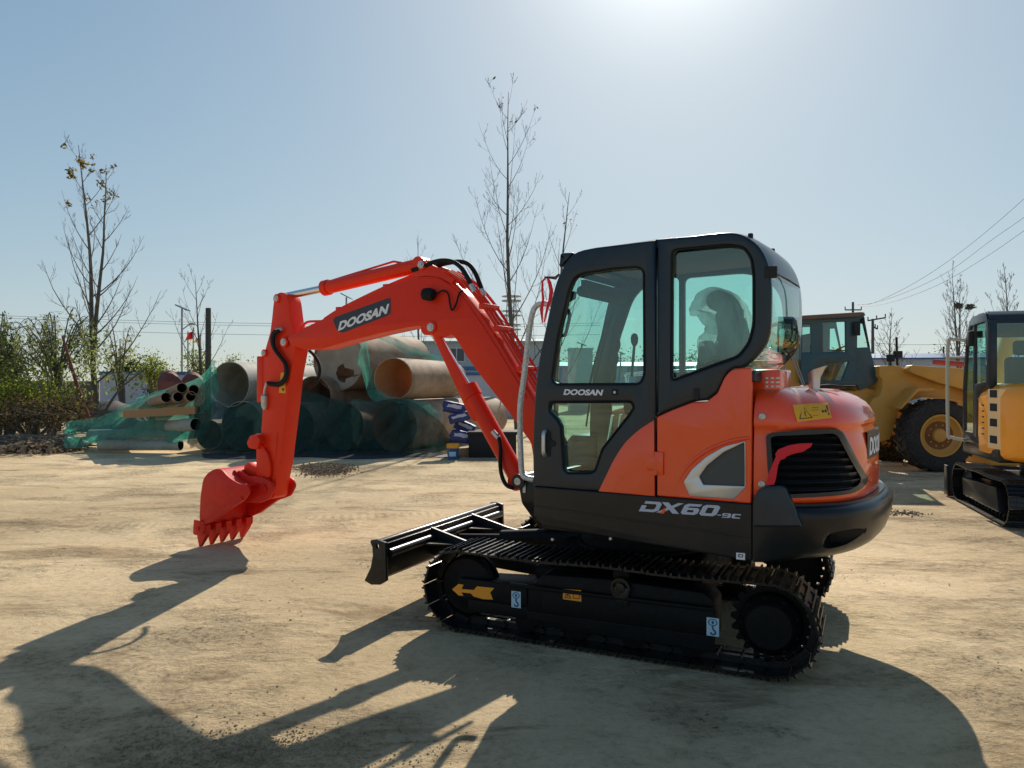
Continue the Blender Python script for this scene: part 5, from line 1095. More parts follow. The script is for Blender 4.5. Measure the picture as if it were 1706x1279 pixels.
bigpipe(563, 600, 18.9, .76, 24, 3.3, "widest pipe on top of the heap, closed by a beige plate with a torn hole", 'pipe', None, 0, True)
bigpipe(655, 631, 18.1, .515, 20, 3.2, "tan pipe with a bright rusty inside, below the widest pipe", 'pipe', 'piperust', .02)
bigpipe(657, 709.5, 17.9, .60, 21, 5.8, "bottom pipe under dark netting, rightmost of its row beside the blue sacks", 'pipe', 'piperust')
bigpipe(572, 709, 17.9, .56, 19, 5.5, "bottom pipe, round mouth behind the net, between the red arm and the rightmost pipe", 'pipe', 'capbeige')
bigpipe(489, 711, 17.95, .58, 18, 5.5, "bottom pipe half hidden behind the red arm", 'pipe', 'capbeige')
bigpipe(404, 709, 18.1, .59, 17, 5.5, "bottom pipe lying under the big grey open pipe", 'pipegrey', None)
bigpipe(349, 724, 18.5, .36, 12, 3.0, "grey pipe added to darken the gap under the net, left of the bottom row", 'pipegrey')  # unseen pipe, added to darken the pale gap under the net
bigpipe(522, 660, 18.6, .5, 18, 4.5, "dull pipe wedged between the capped pipe and the bottom row", 'pipe', None)
bigpipe(447, 660, 18.8, .5, 18, 4.5, "dull pipe right behind the elbow hose of the red arm", 'pipegrey', None)
# ---- thinner pipes at the left of the heap
def thin(p0, p1, r, d0, d1, label, mt='pipegrey'):
    b = N(mt); b.pipe(W(*p0, d0), W(*p1, d1), r, .012, n=24, inner=M['dark']); thing_mesh(b, "thin_pipe", label, "pipe", "thin pipes at the left end of the heap")
thin((301, 741), (167, 741), .13, 17.75, 18.0, "thin grey pipe lying lowest on the ground at the left of the heap")
thin((307, 722), (150, 726), .15, 18.0, 18.3, "thin grey pipe second from the ground under the net")
thin((326, 707), (235, 712), .15, 17.45, 18.6, "stout grey pipe third from the ground, its mouth left of the big bottom pipe")
thin((322, 690), (265, 694), .12, 18.1, 18.8, "short pipe mouth in the gap under the cream beam")
thin((277, 662), (205, 688), .12, 17.42, 20.5, "small dark pipe mouth at the left of the top row of mouths", 'pipe')
thin((297, 661), (235, 684), .12, 17.42, 20.5, "small dark pipe mouth in the middle of the top row of mouths", 'pipe')
thin((318, 660), (262, 680), .12, 17.42, 20.5, "small dark pipe mouth at the right of the top row of mouths", 'pipe')
thin((303, 646), (250, 668), .12, 17.5, 20.5, "small pipe mouth above the top row, left of a pair", 'pipe')
thin((323, 649), (275, 668), .12, 17.5, 20.5, "small pipe mouth above the top row, right of a pair", 'pipe')
b = N('cream'); b.mats = [M['card']]; a0, a1 = W(205, 690, 17.62), W(325, 683, 17.5); b.loft([[p + Vector((0, dy, dz)) for dy, dz in ((0, -.09), (.3, -.09), (.3, .09), (0, .09))] for p in (a0, a1)]); thing_mesh(b, "timber_beam", "pale timber beam lying across the thin pipes under the net", "beam")

# ---- green dust nets
def netpatch(name, cols, label, m='net', wr=.05, seed=0, nv=14, nsub=5, group="green nets over the pipe heap"):
    """cols: (px, ytop, ybottom, dtop, dbottom); a wrinkled sheet hung from the top line to the bottom line"""
    C4 = crom([tuple(c) for c in cols], nsub, closed=False); b = N(m); nu = len(C4) - 1
    def P(u, v):
        c = C4[min(nu, round(u * nu))]; y = c[1] + (c[2] - c[1]) * v; dd = c[3] + (c[4] - c[3]) * v; bulge = math.sin(math.pi * v) * .15
        p = W(c[0] + 2.0 * noise.noise(Vector((u * 9, v * 4, seed + 7))), y, dd); fo = c[0] * .022 + v * 1.2; n_ = noise.noise(Vector((fo * 2.2, v * 2.2, seed))) * wr * 2.2 + (abs(noise.noise(Vector((fo * 5 + v * 3, v * 1.6, seed + 3)))) - .2) * wr * 1.8 + noise.noise(Vector((fo * 14, v * 9, seed + 5))) * wr * .35
        if v < .001: n_ *= .3
        return p + Vector((0, n_ - bulge * .4, n_ * .35))
    b.grid(P, nu, nv); return thing_mesh(b, name, label, "netting", group, smooth=70, fixn=False)
netpatch("dust_net", [(107, 708, 742, 18.7, 17.9), (118, 701, 746, 18.7, 17.9), (140, 699, 744, 18.7, 17.7), (165, 694, 736, 18.7, 17.6), (190, 684, 732, 18.7, 17.6), (220, 667, 731, 18.6, 17.6), (250, 655, 732, 18.4, 17.6), (285, 645, 733, 18.2, 17.7), (312, 637, 738, 18.1, 17.6), (332, 628, 736, 17.9, 17.55), (346, 614, 715, 17.85, 17.5), (357, 600, 690, 17.85, 17.55), (362, 640, 682, 17.8, 17.6)], "green netting sloping down from the grey open pipe to a bunched corner at the left", wr=.10, seed=1, nsub=9, nv=26)
netpatch("dust_net", [(316, 690, 746, 17.75, 17.35), (334, 676, 752, 17.7, 17.3), (348, 664, 754, 17.65, 17.25), (362, 668, 755, 17.6, 17.25), (383, 680, 756, 17.55, 17.2), (405, 674, 757, 17.55, 17.2), (430, 660, 757, 17.55, 17.2), (460, 654, 757, 17.6, 17.2), (500, 650, 758, 17.7, 17.2), (540, 660, 758, 17.6, 17.2), (575, 668, 758, 17.5, 17.2), (600, 664, 758, 17.5, 17.2), (625, 668, 758, 17.4, 17.2), (655, 664, 758, 17.5, 17.2), (690, 670, 758, 17.5, 17.2), (715, 688, 757, 17.5, 17.2), (738, 706, 757, 17.6, 17.3), (752, 728, 756, 17.7, 17.4)], "netting darkened for shade, hanging to the ground over the bottom row of big pipes", 'netshade', wr=.08, seed=5, nsub=8, nv=22)
netpatch("dust_net", [(597, 600, 606, 18.3, 18.3), (604, 566, 622, 18.4, 18.0), (610, 562, 650, 18.4, 17.8), (616, 600, 662, 18.1, 17.7), (624, 640, 668, 17.9, 17.6), (642, 656, 669, 17.7, 17.6), (668, 664, 672, 17.6, 17.5)], "narrow twist of bright green netting between the capped pipe and the rusty pipe", 'net', .05, 9, nv=10)
netpatch("dust_net", [(625, 553, 562, 18.9, 18.8), (655, 562, 576, 19.5, 19.2), (685, 576, 592, 20, 19.5), (715, 588, 599, 20.5, 20), (742, 597, 606, 21, 20.5), (757, 606, 640, 21.2, 20.8), (765, 640, 668, 21.2, 20.8)], "pale green strip of netting running down over the back of the top pipes", 'net', .04, 12, nv=6)
netpatch("dust_net", [(668, 664, 668, 17.6, 17.5), (690, 665, 678, 18.2, 17.8), (712, 672, 690, 18.4, 18), (735, 690, 704, 18.6, 18.2)], "pale green netting strip for the highlight on the shoulder of the rightmost bottom pipe", 'net', .03, 15, nv=6)  # highlight on the net, put in as a strip of the lighter net colour
b = N('netshade'); b.grid(lambda u, v: Vector((G(335 + 430 * u, 17.3 - v * .9).x, 17.3 - v * (.75 + .25 * math.sin(u * 13)), .012 + .03 * (1 - v) + .02 * abs(noise.noise(Vector((u * 30, v * 4, 2)))))), 60, 6)
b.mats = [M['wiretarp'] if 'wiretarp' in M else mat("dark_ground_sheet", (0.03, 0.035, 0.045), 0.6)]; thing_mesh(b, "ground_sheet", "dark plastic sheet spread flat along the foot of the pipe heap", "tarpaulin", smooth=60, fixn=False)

# ---- sacks, tub, boxes at the right end of the heap
def sack(px, py, d, w, h, dp, tilt, label):
    c = W(px, py, d); b = N('sackblue'); bm = bmesh.new(); bmesh.ops.create_cube(bm, size=1); bmesh.ops.subdivide_edges(bm, edges=bm.edges[:], cuts=5, use_grid_fill=True)
    vs = []
    for v in bm.verts:
        p = v.co.copy(); l = p.length; q = p.normalized() * .62; p = p * .72 + q * .20; p += Vector((noise.noise(p * 5 + Vector((px, 0, 0))), noise.noise(p * 5 + Vector((0, px, 0))), noise.noise(p * 5))) * .10
        p = Vector((p.x * w * 1.25, p.y * dp * 1.25, p.z * h * 1.25)); p.rotate(Matrix.Rotation(R(tilt), 3, 'Y')); vs.append(p + c)
    bm.verts.index_update(); b.add(vs, [[v.index for v in f.verts] for f in bm.faces]); 
    k = b.mi(M['sackwhite'])
    for i, f in enumerate(bm.faces):
        cf_ = f.calc_center_median()
        if cf_.y < -.4 and (abs(cf_.z - .15) < .2) and abs(cf_.x + .05) < .33: b.m[i] = k
    bm.free(); thing_mesh(b, "sack", label, "sack", "blue woven sacks stacked by the pipes", smooth=80)
sack(757, 679, 17.2, .42, .20, .30, 10, "topmost blue and white sack on the stack by the pipes")
sack(766, 695, 17.05, .40, .17, .30, -14, "paler sack just under the topmost one, tipped to the right")
sack(768, 727, 17.0, .38, .22, .30, 8, "blue sack above the cardboard box")
sack(775, 711, 17.35, .40, .20, .3, 24, "dark sack in the shade between the upper and lower sacks")
b = N('card'); c = W(772, 755, 17.0); b.box(c.x - .13, c.x + .13, 16.9, 17.2, 0, .18, bev=.006); thing_mesh(b, "cardboard_box", "small brown cardboard box on the ground behind the blue tub", "box")
b = N('dark'); c = W(815, 745, 16.8); b.box(c.x - .45, c.x + .6, 16.7, 17.5, 0, .55, bev=.02); b.box(c.x - .48, c.x + .63, 16.67, 17.53, .50, .57, bev=.01); thing_mesh(b, "crate", "low black crate beside the stack of sacks, behind the boom cylinder", "crate")
TB = rootat("tub", "blue plastic tub with a yellow lid, alone on the dirt before the pipes", "tub", (G(754.5, 16.35).x, 16.35, 0))
b = N('bucketblue'); b.lathe((0, 0, 0), (0, 0, 1), [(0, .105), (.01, .115), (.22, .125), (.23, .132), (.25, .132)], n=28); b.build("tub_body", parent=TB)
b = N('lid'); b.lathe((0, 0, .245), (0, 0, 1), [(0, .136), (.0, .142), (.085, .142), (.095, .13), (.1, .11)], n=28); b.build("lid", parent=TB)
b = N('labelblue'); b.loft([[(.128 * math.sin(a), -.128 * math.cos(a), z) for a in [(-.6 + 1.2 * k / 8) for k in range(9)]] for z in (.07, .17)], closed=False, cap0=False, cap1=False); b.build("tub_label", parent=TB, fixn=False)

# ---- scattered soil
def clods(name, n, fn, s0, s1, label, cat, m='clod'):
    b = N(m); rnd = random.Random(n)
    for i in range(n):
        p, k = fn(rnd); s_ = rnd.uniform(s0, s1) * k; vs = []
        for dx, dy, dz in ((1, 0, 0), (0, 1, 0), (-1, 0, 0), (0, -1, 0), (0, 0, .8), (0, 0, -.5)):
            vs.append(p + Vector((dx * rnd.uniform(.6, 1.3), dy * rnd.uniform(.6, 1.3), dz * rnd.uniform(.6, 1.2))) * s_ + Vector((0, 0, s_ * .3)))
        b.add(vs, [(0, 1, 4), (1, 2, 4), (2, 3, 4), (3, 0, 4), (1, 0, 5), (2, 1, 5), (3, 2, 5), (0, 3, 5)])
    o = b.build(name, smooth=0, fixn=False); return tag(o, label, cat, None, 'stuff')
def f1(r_): u = r_.gauss(0, .33); v = r_.gauss(0, .3); d = 14.2 + v * 1.3; return G(540 + u * 62, d, max(0, .10 - .1 * (u * u + v * v)) * r_.random()), 1
clods("soil_heap", 2600, f1, .008, .028, "loose heap of dark soil crumbs on the ground behind the bucket", "soil")
def f2(r_):
    d = 2.6 + 14 * r_.random() ** 1.3; x = r_.uniform(-.75, .75) * d; k = noise.noise(Vector((x * .9, d * .9, 0))); return Vector((x, d, 0)), (1 if k > .15 else .35)
clods("gravel", 4200, f2, .002, .009, "small stones and crumbs scattered over the packed earth", "gravel", 'ground')
def f3(r_): u = r_.gauss(0, .4); v = r_.gauss(0, .35); return Vector((-1.05 + u * .8, 3.35 + v * .35, 0)), .8
clods("loose_earth", 2200, f3, .003, .009, "rough crumbly earth in the shadow at the bottom of the photograph", "soil", 'ground')
def f4(r_): u = r_.gauss(0, .4); v = r_.gauss(0, .35); return Vector((G(1505, 9.5).x + u * .35, 9.5 + v * .3, 0)), .8
clods("loose_earth", 160, f4, .006, .025, "small dark patch of crumbs on the ground right of the orange excavator's tail", "soil")
def f5(r_): u = r_.random(); return Vector((G(0 + 150 * u, 18.8).x, 18.2 + r_.gauss(0, .5), max(0, .3 - abs(u - .65) * .5) * r_.random())), 1
clods("rubble", 1400, f5, .02, .07, "dark rubble and soil at the foot of the left end of the netting", "rubble")
b = N('bark'); rnd = random.Random(4)
for i in range(130):
    d = rnd.uniform(18.0, 19.6); px = rnd.uniform(-40, 118); a = rnd.uniform(-.5, .5); L = rnd.uniform(.4, 1.5); p = G(px, d, rnd.uniform(.02, .28)); b.tube([p, p + Vector((L * .5, a * .4, rnd.uniform(-.02, .12))), p + Vector((L, a, rnd.uniform(-.1, .18)))], [rnd.uniform(.012, .03), .015, .005], n=4, cap=False)
tag(b.build("brushwood", fixn=False), "low tangle of dead branches on the ground at the left edge", "branches", None, 'stuff')

# ---- walls, sheds, buildings
def slab(b, px0, px1, d0, d1, z0, z1, th=.2, m=None):
    a, c = G(px0, d0), G(px1, d1); n_ = Vector((-(c - a).y, (c - a).x, 0)).normalized() * th
    b.add([a + Vector((0, 0, z0)), c + Vector((0, 0, z0)), c + n_ + Vector((0, 0, z0)), a + n_ + Vector((0, 0, z0)), a + Vector((0, 0, z1)), c + Vector((0, 0, z1)), c + n_ + Vector((0, 0, z1)), a + n_ + Vector((0, 0, z1))], [(0, 3, 2, 1), (4, 5, 6, 7), (0, 1, 5, 4), (1, 2, 6, 5), (2, 3, 7, 6), (3, 0, 4, 7)], m); return b
WR = rootat("yard_wall", "pale boundary wall with a blue coping behind the left end of the heap", "wall", G(400, 36))
lpw = lambda b, nm, P_: b.build(nm, parent=P_, world=True, smooth=0)
lpw(slab(N('wallwhite'), 166, 900, 35, 38, 0, 2.05), "wall", WR); lpw(slab(N('bluecap'), 165, 901, 34.9, 37.9, 2.05, 2.2, .4), "coping", WR)
thing_mesh(slab(N('walldark'), -260, 165, 31, 35, 0, 1.75), "brick_wall", "dark brick wall behind the shrubs at the left", "wall", smooth=0)
thing_mesh(slab(N('concrete'), 44, 74, 27.5, 27.5, .0, .66, .5), "concrete_block", "grey concrete block standing in the shade under the shrubs", "block", smooth=0)
b = N('concrete'); b.mats = [M['walldark']]; b.grid(lambda u, v: G(120 + 130 * u, 26 + 3 * v, 1.0 * math.sin(math.pi * u) ** .6 * math.sin(math.pi * v) ** .5 + .1 * noise.noise(Vector((u * 6, v * 6, 0)))), 30, 12); thing_mesh(b, "soil_bank", "dark earth bank in front of the pale wall at the left", "bank", fixn=False)
b = N('rustsheet')
b.grid(lambda u, v: G(262 + 80 * u, 23 + 2.5 * v, (1.75 + .33 * abs(math.sin(math.pi * 2 * u)) ** .7 * (1 if u < .97 else 0) - .1 * u) * (1 - (2 * v - 1) ** 6)), 40, 10); b.grid(lambda u, v: G(262 + 80 * u, 23, 1.7 * v), 20, 4); thing_mesh(b, "rusty_tank", "rust red double-humped tank behind the thin pipes", "tank", fixn=False)
def building(name, label, px0, px1, d, h, wallm, roofm, wins, storeys=1, roof_h=.35, dep=6, d1=None):
    Rt = rootat(name, label, "building", G((px0 + px1) / 2, d)); d1 = d1 or d
    wl_ = lpw(slab(N(wallm), px0, px1, d, d1, 0, h, dep), "wall", Rt)
    a, c = G(px0, d), G(px1, d1); e = (c - a).normalized(); a = a - e * .4; c = c + e * .4; n_ = Vector((-e.y, e.x, 0)); up = Vector((0, 0, 1))
    b = N(roofm); sec = lambda p: [p - n_ * .4 + up * h, p + n_ * (dep / 2) + up * (h + roof_h), p + n_ * (dep + .4) + up * h, p + n_ * (dep + .4) + up * (h - .12), p - n_ * .4 + up * (h - .12)]
    b.loft([sec(a), sec(c)]); lpw(b, "roof", Rt)
    for (w0, w1, z0, z1) in wins:
        p0_, p1_ = a + e * .4 + e * (w0), a + e * .4 + e * (w1); wv = N('wallwhite'); 
        q_ = lambda p, z, o: p - n_ * o + up * z
        wv.add([q_(p0_, z0, .05), q_(p1_, z0, .05), q_(p1_, z1, .05), q_(p0_, z1, .05), q_(p0_, z0, -.05), q_(p1_, z0, -.05), q_(p1_, z1, -.05), q_(p0_, z1, -.05)], [(0, 1, 2, 3), (4, 7, 6, 5), (0, 4, 5, 1), (1, 5, 6, 2), (2, 6, 7, 3), (3, 7, 4, 0)])
        wo__ = lpw(wv, "window", Rt); k = .07; gl_ = N('window')
        mid = (p0_ + p1_) / 2
        for s0_, s1_ in ((p0_ + e * k, mid - e * k / 2), (mid + e * k / 2, p1_ - e * k)):
            gl_.add([q_(s0_, z0 + k, .06), q_(s1_, z0 + k, .06), q_(s1_, z1 - k, .06), q_(s0_, z1 - k, .06)], [(0, 1, 2, 3)])
        lpw(gl_, "pane", wo__)
    return Rt
wn_ = [(x, x + 1.3, z, z + 1.1) for z in (0.9, 3.3) for x in (.9, 3.6, 5.6, 8.4, 10.6)]
PB = building("prefab_office", "grey blue two-storey prefab office seen under the raised boom", 668, 905, 58, 4.9, 'prefab', 'prefab', wn_, 2, .3)
b = slab(N('bluecap'), 668, 905, 57.9, 57.9, 2.65, 2.95, .1); lpw(b, "floor_band", PB)
building("shed", "long low blue-roofed shed behind the wheel loader", 1385, 1900, 70, 4.0, 'wallwhite', 'bluecap', [], 1, .5, d1=66)
building("shed", "low blue shed seen through the lower part of the orange excavator's cab", 905, 1300, 62, 3.1, 'bluecap', 'bluecap', [], 1, .4)
b = N('prefab'); c = G(967, 45); b.box(c.x - .68, c.x + .68, 44.5, 46, 0, 3.7, bev=.03); b.box(c.x - .72, c.x + .72, 44.45, 46.05, 3.62, 3.74); thing_mesh(b, "storage_cabin", "small grey cabin seen through the cab door window", "cabin")
thing_mesh(slab(N('rustsheet'), 1126, 1160, 56, 56, 0, 2.1, 2).box(G(1126, 56).x, G(1160, 56).x, 55.9, 58.1, 2.1, 2.3), "rusty_skip", "low reddish skip seen through the cab's rear quarter window", "skip", smooth=0)

# ---- lamps, poles, wires, flags
def solar(px, pyt, d, label, arm=True):
    p = G(px, d); H_ = W(px, pyt, d).z; T = rootat("solar_street_lamp", label, "street lamp", p, 0, "solar street lamps")
    b = N('pole'); b.cyl((0, 0, 0), (0, 0, H_), d * .0011 + .02, n=10, r1=d * .0008 + .015); b.build("pole", parent=T)
    b = N('window'); w = d * .0062; b.add([(-w, -.3, H_ + .22), (w, -.1, H_ - .05), (w, .5, H_ - .05), (-w, .3, H_ + .22), (-w, -.3, H_ + .16), (w, -.1, H_ - .11), (w, .5, H_ - .11), (-w, .3, H_ + .16)], [(0, 1, 2, 3), (4, 7, 6, 5), (0, 4, 5, 1), (1, 5, 6, 2), (2, 6, 7, 3), (3, 7, 4, 0)]); b.build("solar_panel", parent=T, smooth=0)
    if arm:
        b = N('pole'); za = H_ - d * .028; b.tube([(0, 0, za), (d * .008, 0, za + d * .006), (d * .0115, 0, za + d * .0075)], d * .0008, n=6); b.box(d * .010, d * .017, -.1, .1, za + d * .0065, za + d * .009, bev=.02); b.build("lamp_head", parent=T)
solar(303, 514, 42, "solar street lamp with a side arm, left of the red flag"); solar(577, 495, 42, "solar street lamp rising just above the boom's tip", False)
solar(969, 574, 62, "small solar street lamp above the grey cabin, seen through the door window", False); solar(1034, 588, 62, "small solar street lamp seen through the right half of the door window", False)
def flag(px, pt, pb, d, m, label, w):
    p = G(px, d); T = rootat("flag", label, "flag", p, 0, "flags on poles by the wall"); H_ = W(px, pt, d).z
    N('pole').cyl((0, 0, 0), (0, 0, H_ + .1), .035, n=8).build("flagpole", parent=T)
    b = N(m); hh = (pb - pt) / F * d; b.grid(lambda u, v: (-w * u * (1 if w > 0 else 1) * (.5 + .5 * v), .15 * math.sin(u * 6), H_ - hh * v * (.8 + .2 * u) - abs(w) * .5 * u * (1 - .6 * v)), 10, 6); b.build("cloth", parent=T, fixn=False, smooth=60)
flag(322, 549, 566, 40, 'flagred', "small red flag hanging by the dark post", .45); flag(334, 559, 570, 41, 'flagyellow', "small yellow flag right of the red one", .45)
b = N('pole'); b.cyl(G(313, 41), G(313, 41, W(313, 552, 41).z), .04, n=8); thing_mesh(b, "flagpole", "bare thin pole between the solar lamp and the red flag", "pole")
b = N('woodpost'); b.cyl(G(347, 25), G(347, 25, W(347, 513, 25).z), .105, n=14, r1=.085); thing_mesh(b, "post", "dark blunt post rising behind the pipe heap", "post")
def wirefn(name, pts, label, r=.02, group=None):
    b = N('wire'); b.tube([W(*p) for p in pts], [max(r, p[2] * .00022) for p in pts], n=5, smooth=5, cap=False); thing_mesh(b, name, label, "power line", group)
wd = lambda px: 92 - (px - 1432) * .15
for k, (pp, lb) in enumerate(((([(1424, 506), (1450, 506), (1500, 484), (1550, 455), (1600, 420), (1650, 380), (1706, 331), (1780, 262), (1900, 120)]), "uppermost of the three power lines at the right"), ([(1428, 508), (1465, 502), (1525, 480), (1585, 449), (1650, 401), (1706, 362), (1780, 305), (1903, 172)], "middle of the three power lines at the right"), ([(1432, 510), (1458, 509), (1500, 499), (1550, 480), (1590, 460), (1650, 423), (1706, 384), (1780, 328), (1906, 215)], "lowest of the three power lines at the right"))):
    wirefn("power_line", [(x, y, wd(x)) for x, y in pp], lb, .014, "power lines crossing the right sky")
for y, lb in ((537, "uppermost of three thin power lines crossing the left sky"), (541, "middle of three thin power lines crossing the left sky"), (556, "lowest of three thin power lines crossing the left sky")):
    wirefn("power_line", [(-60, y - 14, 80), (300, y - 1, 80), (700, y + 4, 84), (1000, y + 1, 88)], lb, .012, "thin power lines crossing the left sky")
wirefn("power_line", [(1440, 570, 90), (1510, 574, 90), (1600, 572, 88), (1760, 560, 84)], "faint power line low above the blue-roofed shed")
def upole(px, pt, d, arms, label):
    T = rootat("utility_pole", label, "utility pole", G(px, d)); H_ = W(px, pt, d).z
    N('wire').cyl((0, 0, 0), (0, 0, H_), .2, n=10, r1=.13).build("pole", parent=T)
    for (x0, x1, y0, y1) in arms: b = N('wire'); a, c = W(px + x0, pt + y0, d), W(px + x1, pt + y1, d); b.tube([a - G(px, d), c - G(px, d)], .08, n=6); [b.cyl(a.lerp(c, t) - G(px, d), a.lerp(c, t) - G(px, d) + Vector((0, 0, .4)), .06, n=6) for t in (0, .5, 1)]; b.build("crossarm", parent=T)
upole(1904, 110, 21.4, [(-6, 6, 10, 105)], "utility pole off to the right carrying the three power lines"); upole(1421, 503, 92, [(-13, 14, 13, 13)], "tall utility pole with one crossarm above the loader's roof"); upole(1454, 531, 80, [(-8, 21, 3, -2), (0, 8, 13, 17)], "utility pole with a tilted crossarm just right of the loader's cab")
b = N('wire'); b.cyl(G(1572, 75), G(1572, 75, W(1572, 577, 75).z), .08, n=6); thing_mesh(b, "post", "short thin post standing above the roof of the blue-roofed shed", "post")
# lattice tower
T = rootat("lattice_tower", "distant lattice mast with three platforms behind the bare middle tree", "tower", G(852, 130)); b = N('pole'); Ht = W(852, 497, 130).z
wt = lambda z: 1.6 - .9 * z / Ht
for sx, sy in ((1, 1), (1, -1), (-1, 1), (-1, -1)): b.tube([(sx * wt(0), sy * wt(0), 0), (sx * wt(Ht), sy * wt(Ht), Ht)], .09, n=4)
for k in range(14):
    z0_, z1_ = Ht * k / 14, Ht * (k + 1) / 14
    for a, c in (((1, -1), (-1, -1)), ((-1, -1), (1, -1)), ((1, 1), (-1, 1)), ((-1, 1), (1, 1)), ((1, 1), (1, -1)), ((-1, 1), (-1, -1))): b.tube([(a[0] * wt(z0_), a[1] * wt(z0_), z0_), (c[0] * wt(z1_), c[1] * wt(z1_), z1_)], .05, n=4, cap=False)
b.build("mast", parent=T)
for z in (Ht - .5, Ht - 3, Ht - 5.4): b = N('pole'); b.lathe((0, 0, z), (0, 0, 1), [(0, 1.7), (.15, 1.7)], n=12); b.lathe((0, 0, z + .8), (0, 0, 1), [(0, 1.7), (.08, 1.72)], n=12); b.build("platform", parent=T)

# ---- trees
def grow(b, rnd, p, d, L, r, lvl, maxl, up=.12, wob=.10, kids=(4, 7), tips=None, k_len=.55, ang=(28, 50), seg=None, rmin=.004):
    n_ = seg or (9 if lvl == 0 else 6); pts = [p.copy()]; rs = [r]; d = d.normalized()
    for i in range(n_):
        d = (d + Vector((rnd.gauss(0, wob), rnd.gauss(0, wob), up * (1 if lvl else .3)))).normalized(); pts.append(pts[-1] + d * L / n_); rs.append(max(rmin * .7, r * (1 - .86 * (i + 1) / n_)))
    b.tube(pts, rs, n=6 if lvl == 0 else (4 if lvl == 1 else 3), cap=False)
    if tips is not None and lvl >= 1: tips += [pts[-1], pts[-2], pts[-3]]
    if lvl < maxl:
        nk = rnd.randint(*kids) if lvl else kids[1] * 3
        for k in range(nk):
            t = (.18 + .80 * (k + rnd.random() * .8) / nk) if lvl == 0 else rnd.uniform(.2, .92); i = min(n_ - 1, int(t * n_)); q = pts[i].lerp(pts[i + 1], t * n_ - i); dd = (pts[i + 1] - pts[i]).normalized()
            a = R(rnd.uniform(*ang)); az = k * 2.4 + rnd.random(); u = dd.orthogonal().normalized(); w = dd.cross(u); nd = dd * math.cos(a) + (u * math.cos(az) + w * math.sin(az)) * math.sin(a)
            grow(b, rnd, q, nd, L * k_len * (1.05 - t * .75) * rnd.uniform(.75, 1.15) * (1 if lvl == 0 else .8), max(rmin, rs[i] * .5), lvl + 1, maxl, up, wob, (max(1, kids[0] - 1), max(2, kids[1] - 2)), tips, k_len, ang, None, rmin)
    return pts, rs
def leaves(b, rnd, centers, n, spread, size, droop=0):
    for i in range(n):
        c = rnd.choice(centers) + Vector((rnd.gauss(0, spread), rnd.gauss(0, spread), rnd.gauss(0, spread) - droop * rnd.random())); u = Vector((rnd.gauss(0, 1), rnd.gauss(0, 1), rnd.gauss(0, 1) - droop)).normalized(); w = u.orthogonal().normalized(); w.rotate(Matrix.Rotation(rnd.random() * 6.3, 3, u)); s_ = size * rnd.uniform(.6, 1.4)
        b.add([c - u * s_, c + w * s_ * .45, c + u * s_, c - w * s_ * .45], [(0, 1, 2, 3)])
def tree(px, pyt, d, r, label, seed, maxl=3, lean=(0, 0), kids=(4, 7), k_len=.5, ang=(25, 45), leafn=0, leafm='leafC', lsz=.05, up=.12, twin=None, spread=.05, group=None, trunk_split=True, wob=.05, rmin=.006, top_only=False):
    base = G(px, d); H_ = W(px, pyt, d).z; T = rootat("tree", label, "tree", base, 0, group); rnd = random.Random(seed); tips = []
    tb_ = N('bark'); cb2 = N('twig')
    def leader(p0, dirv, L, r0, k):
        pts = [p0]; rs = [r0]; dd = dirv.normalized(); n_ = 14
        for i in range(n_): dd = (dd + Vector((rnd.gauss(0, .02), rnd.gauss(0, .02), .012))).normalized(); pts.append(pts[-1] + dd * L / n_); rs.append(max(rmin, r0 * (1 - .93 * (i + 1) / n_)))
        tb_.tube(pts, rs, n=8, cap=False); nk = k
        for j in range(nk):
            t = .14 + .84 * (j + rnd.random() * .6) / nk; i = min(n_ - 1, int(t * n_)); q = pts[i].lerp(pts[i + 1], t * n_ - i); d0 = (pts[i + 1] - pts[i]).normalized(); a = R(rnd.uniform(*ang)); az = j * 2.4 + rnd.random() * .6; u = Vector((1, 0, 0)); w = Vector((0, 1, 0)); nd = d0 * math.cos(a) + (u * math.cos(az) + w * math.sin(az)) * math.sin(a)
            grow(cb2, rnd, q, nd, L * k_len * (1.0 - t * .78) * rnd.uniform(.7, 1.15), max(rmin, rs[i] * .27 + .004), 1, maxl, up, wob, kids, tips, .5, ang, None, rmin)
    leader(Vector((0, 0, 0)), Vector((lean[0], lean[1], 1)), H_, r, kids[1] * 3)
    if twin: leader(Vector((twin[0] * lean[0] * H_, 0, twin[0] * H_)), Vector((twin[1], 0, 1)), H_ * twin[2], r * twin[3], kids[1] * 2)
    tb_.build("trunk", parent=T, fixn=False, smooth=60); cb2.build("branches", parent=T, fixn=False, smooth=0)
    if leafn:
        lb = N(leafm); cs = tips
        if top_only: cs = sorted(tips, key=lambda v: -v.z)[:int(len(tips) * top_only)]; cs = [rnd.choice(cs) for _ in range(24)]
        leaves(lb, rnd, cs, leafn, spread, lsz); lb.build("leaves", parent=T, fixn=False, smooth=0)
    return T
tree(163, 238, 27, .125, "tall bare poplar with two leaders and a few last leaves, at the left", 3, 3, (-.085, 0), (4, 7), .42, (34, 58), 240, 'leafC', .075, .17, (.22, .05, .70, .75), .07, wob=.04, rmin=.005, top_only=.35)
tree(862, 152, 26, .105, "tall bare poplar rising behind the boom in the middle", 11, 3, (-.035, 0), (4, 8), .46, (38, 60), 12, 'leafD', .07, .19, None, .05, wob=.04, rmin=.005, top_only=.3)
tree(925, 318, 30, .11, "thinner bare tree behind the front of the orange cab", 21, 3, (.03, 0), (3, 5), .45, (28, 45), 6, 'leafD', .07, .14, None, .05, rmin=.005, top_only=.3)
tree(338, 452, 25, .07, "small bare tree beside the dark post", 31, 3, (-.06, 0), (3, 5), .55, (25, 45), 0, 'leafB', .06, .12, None, rmin=.005)
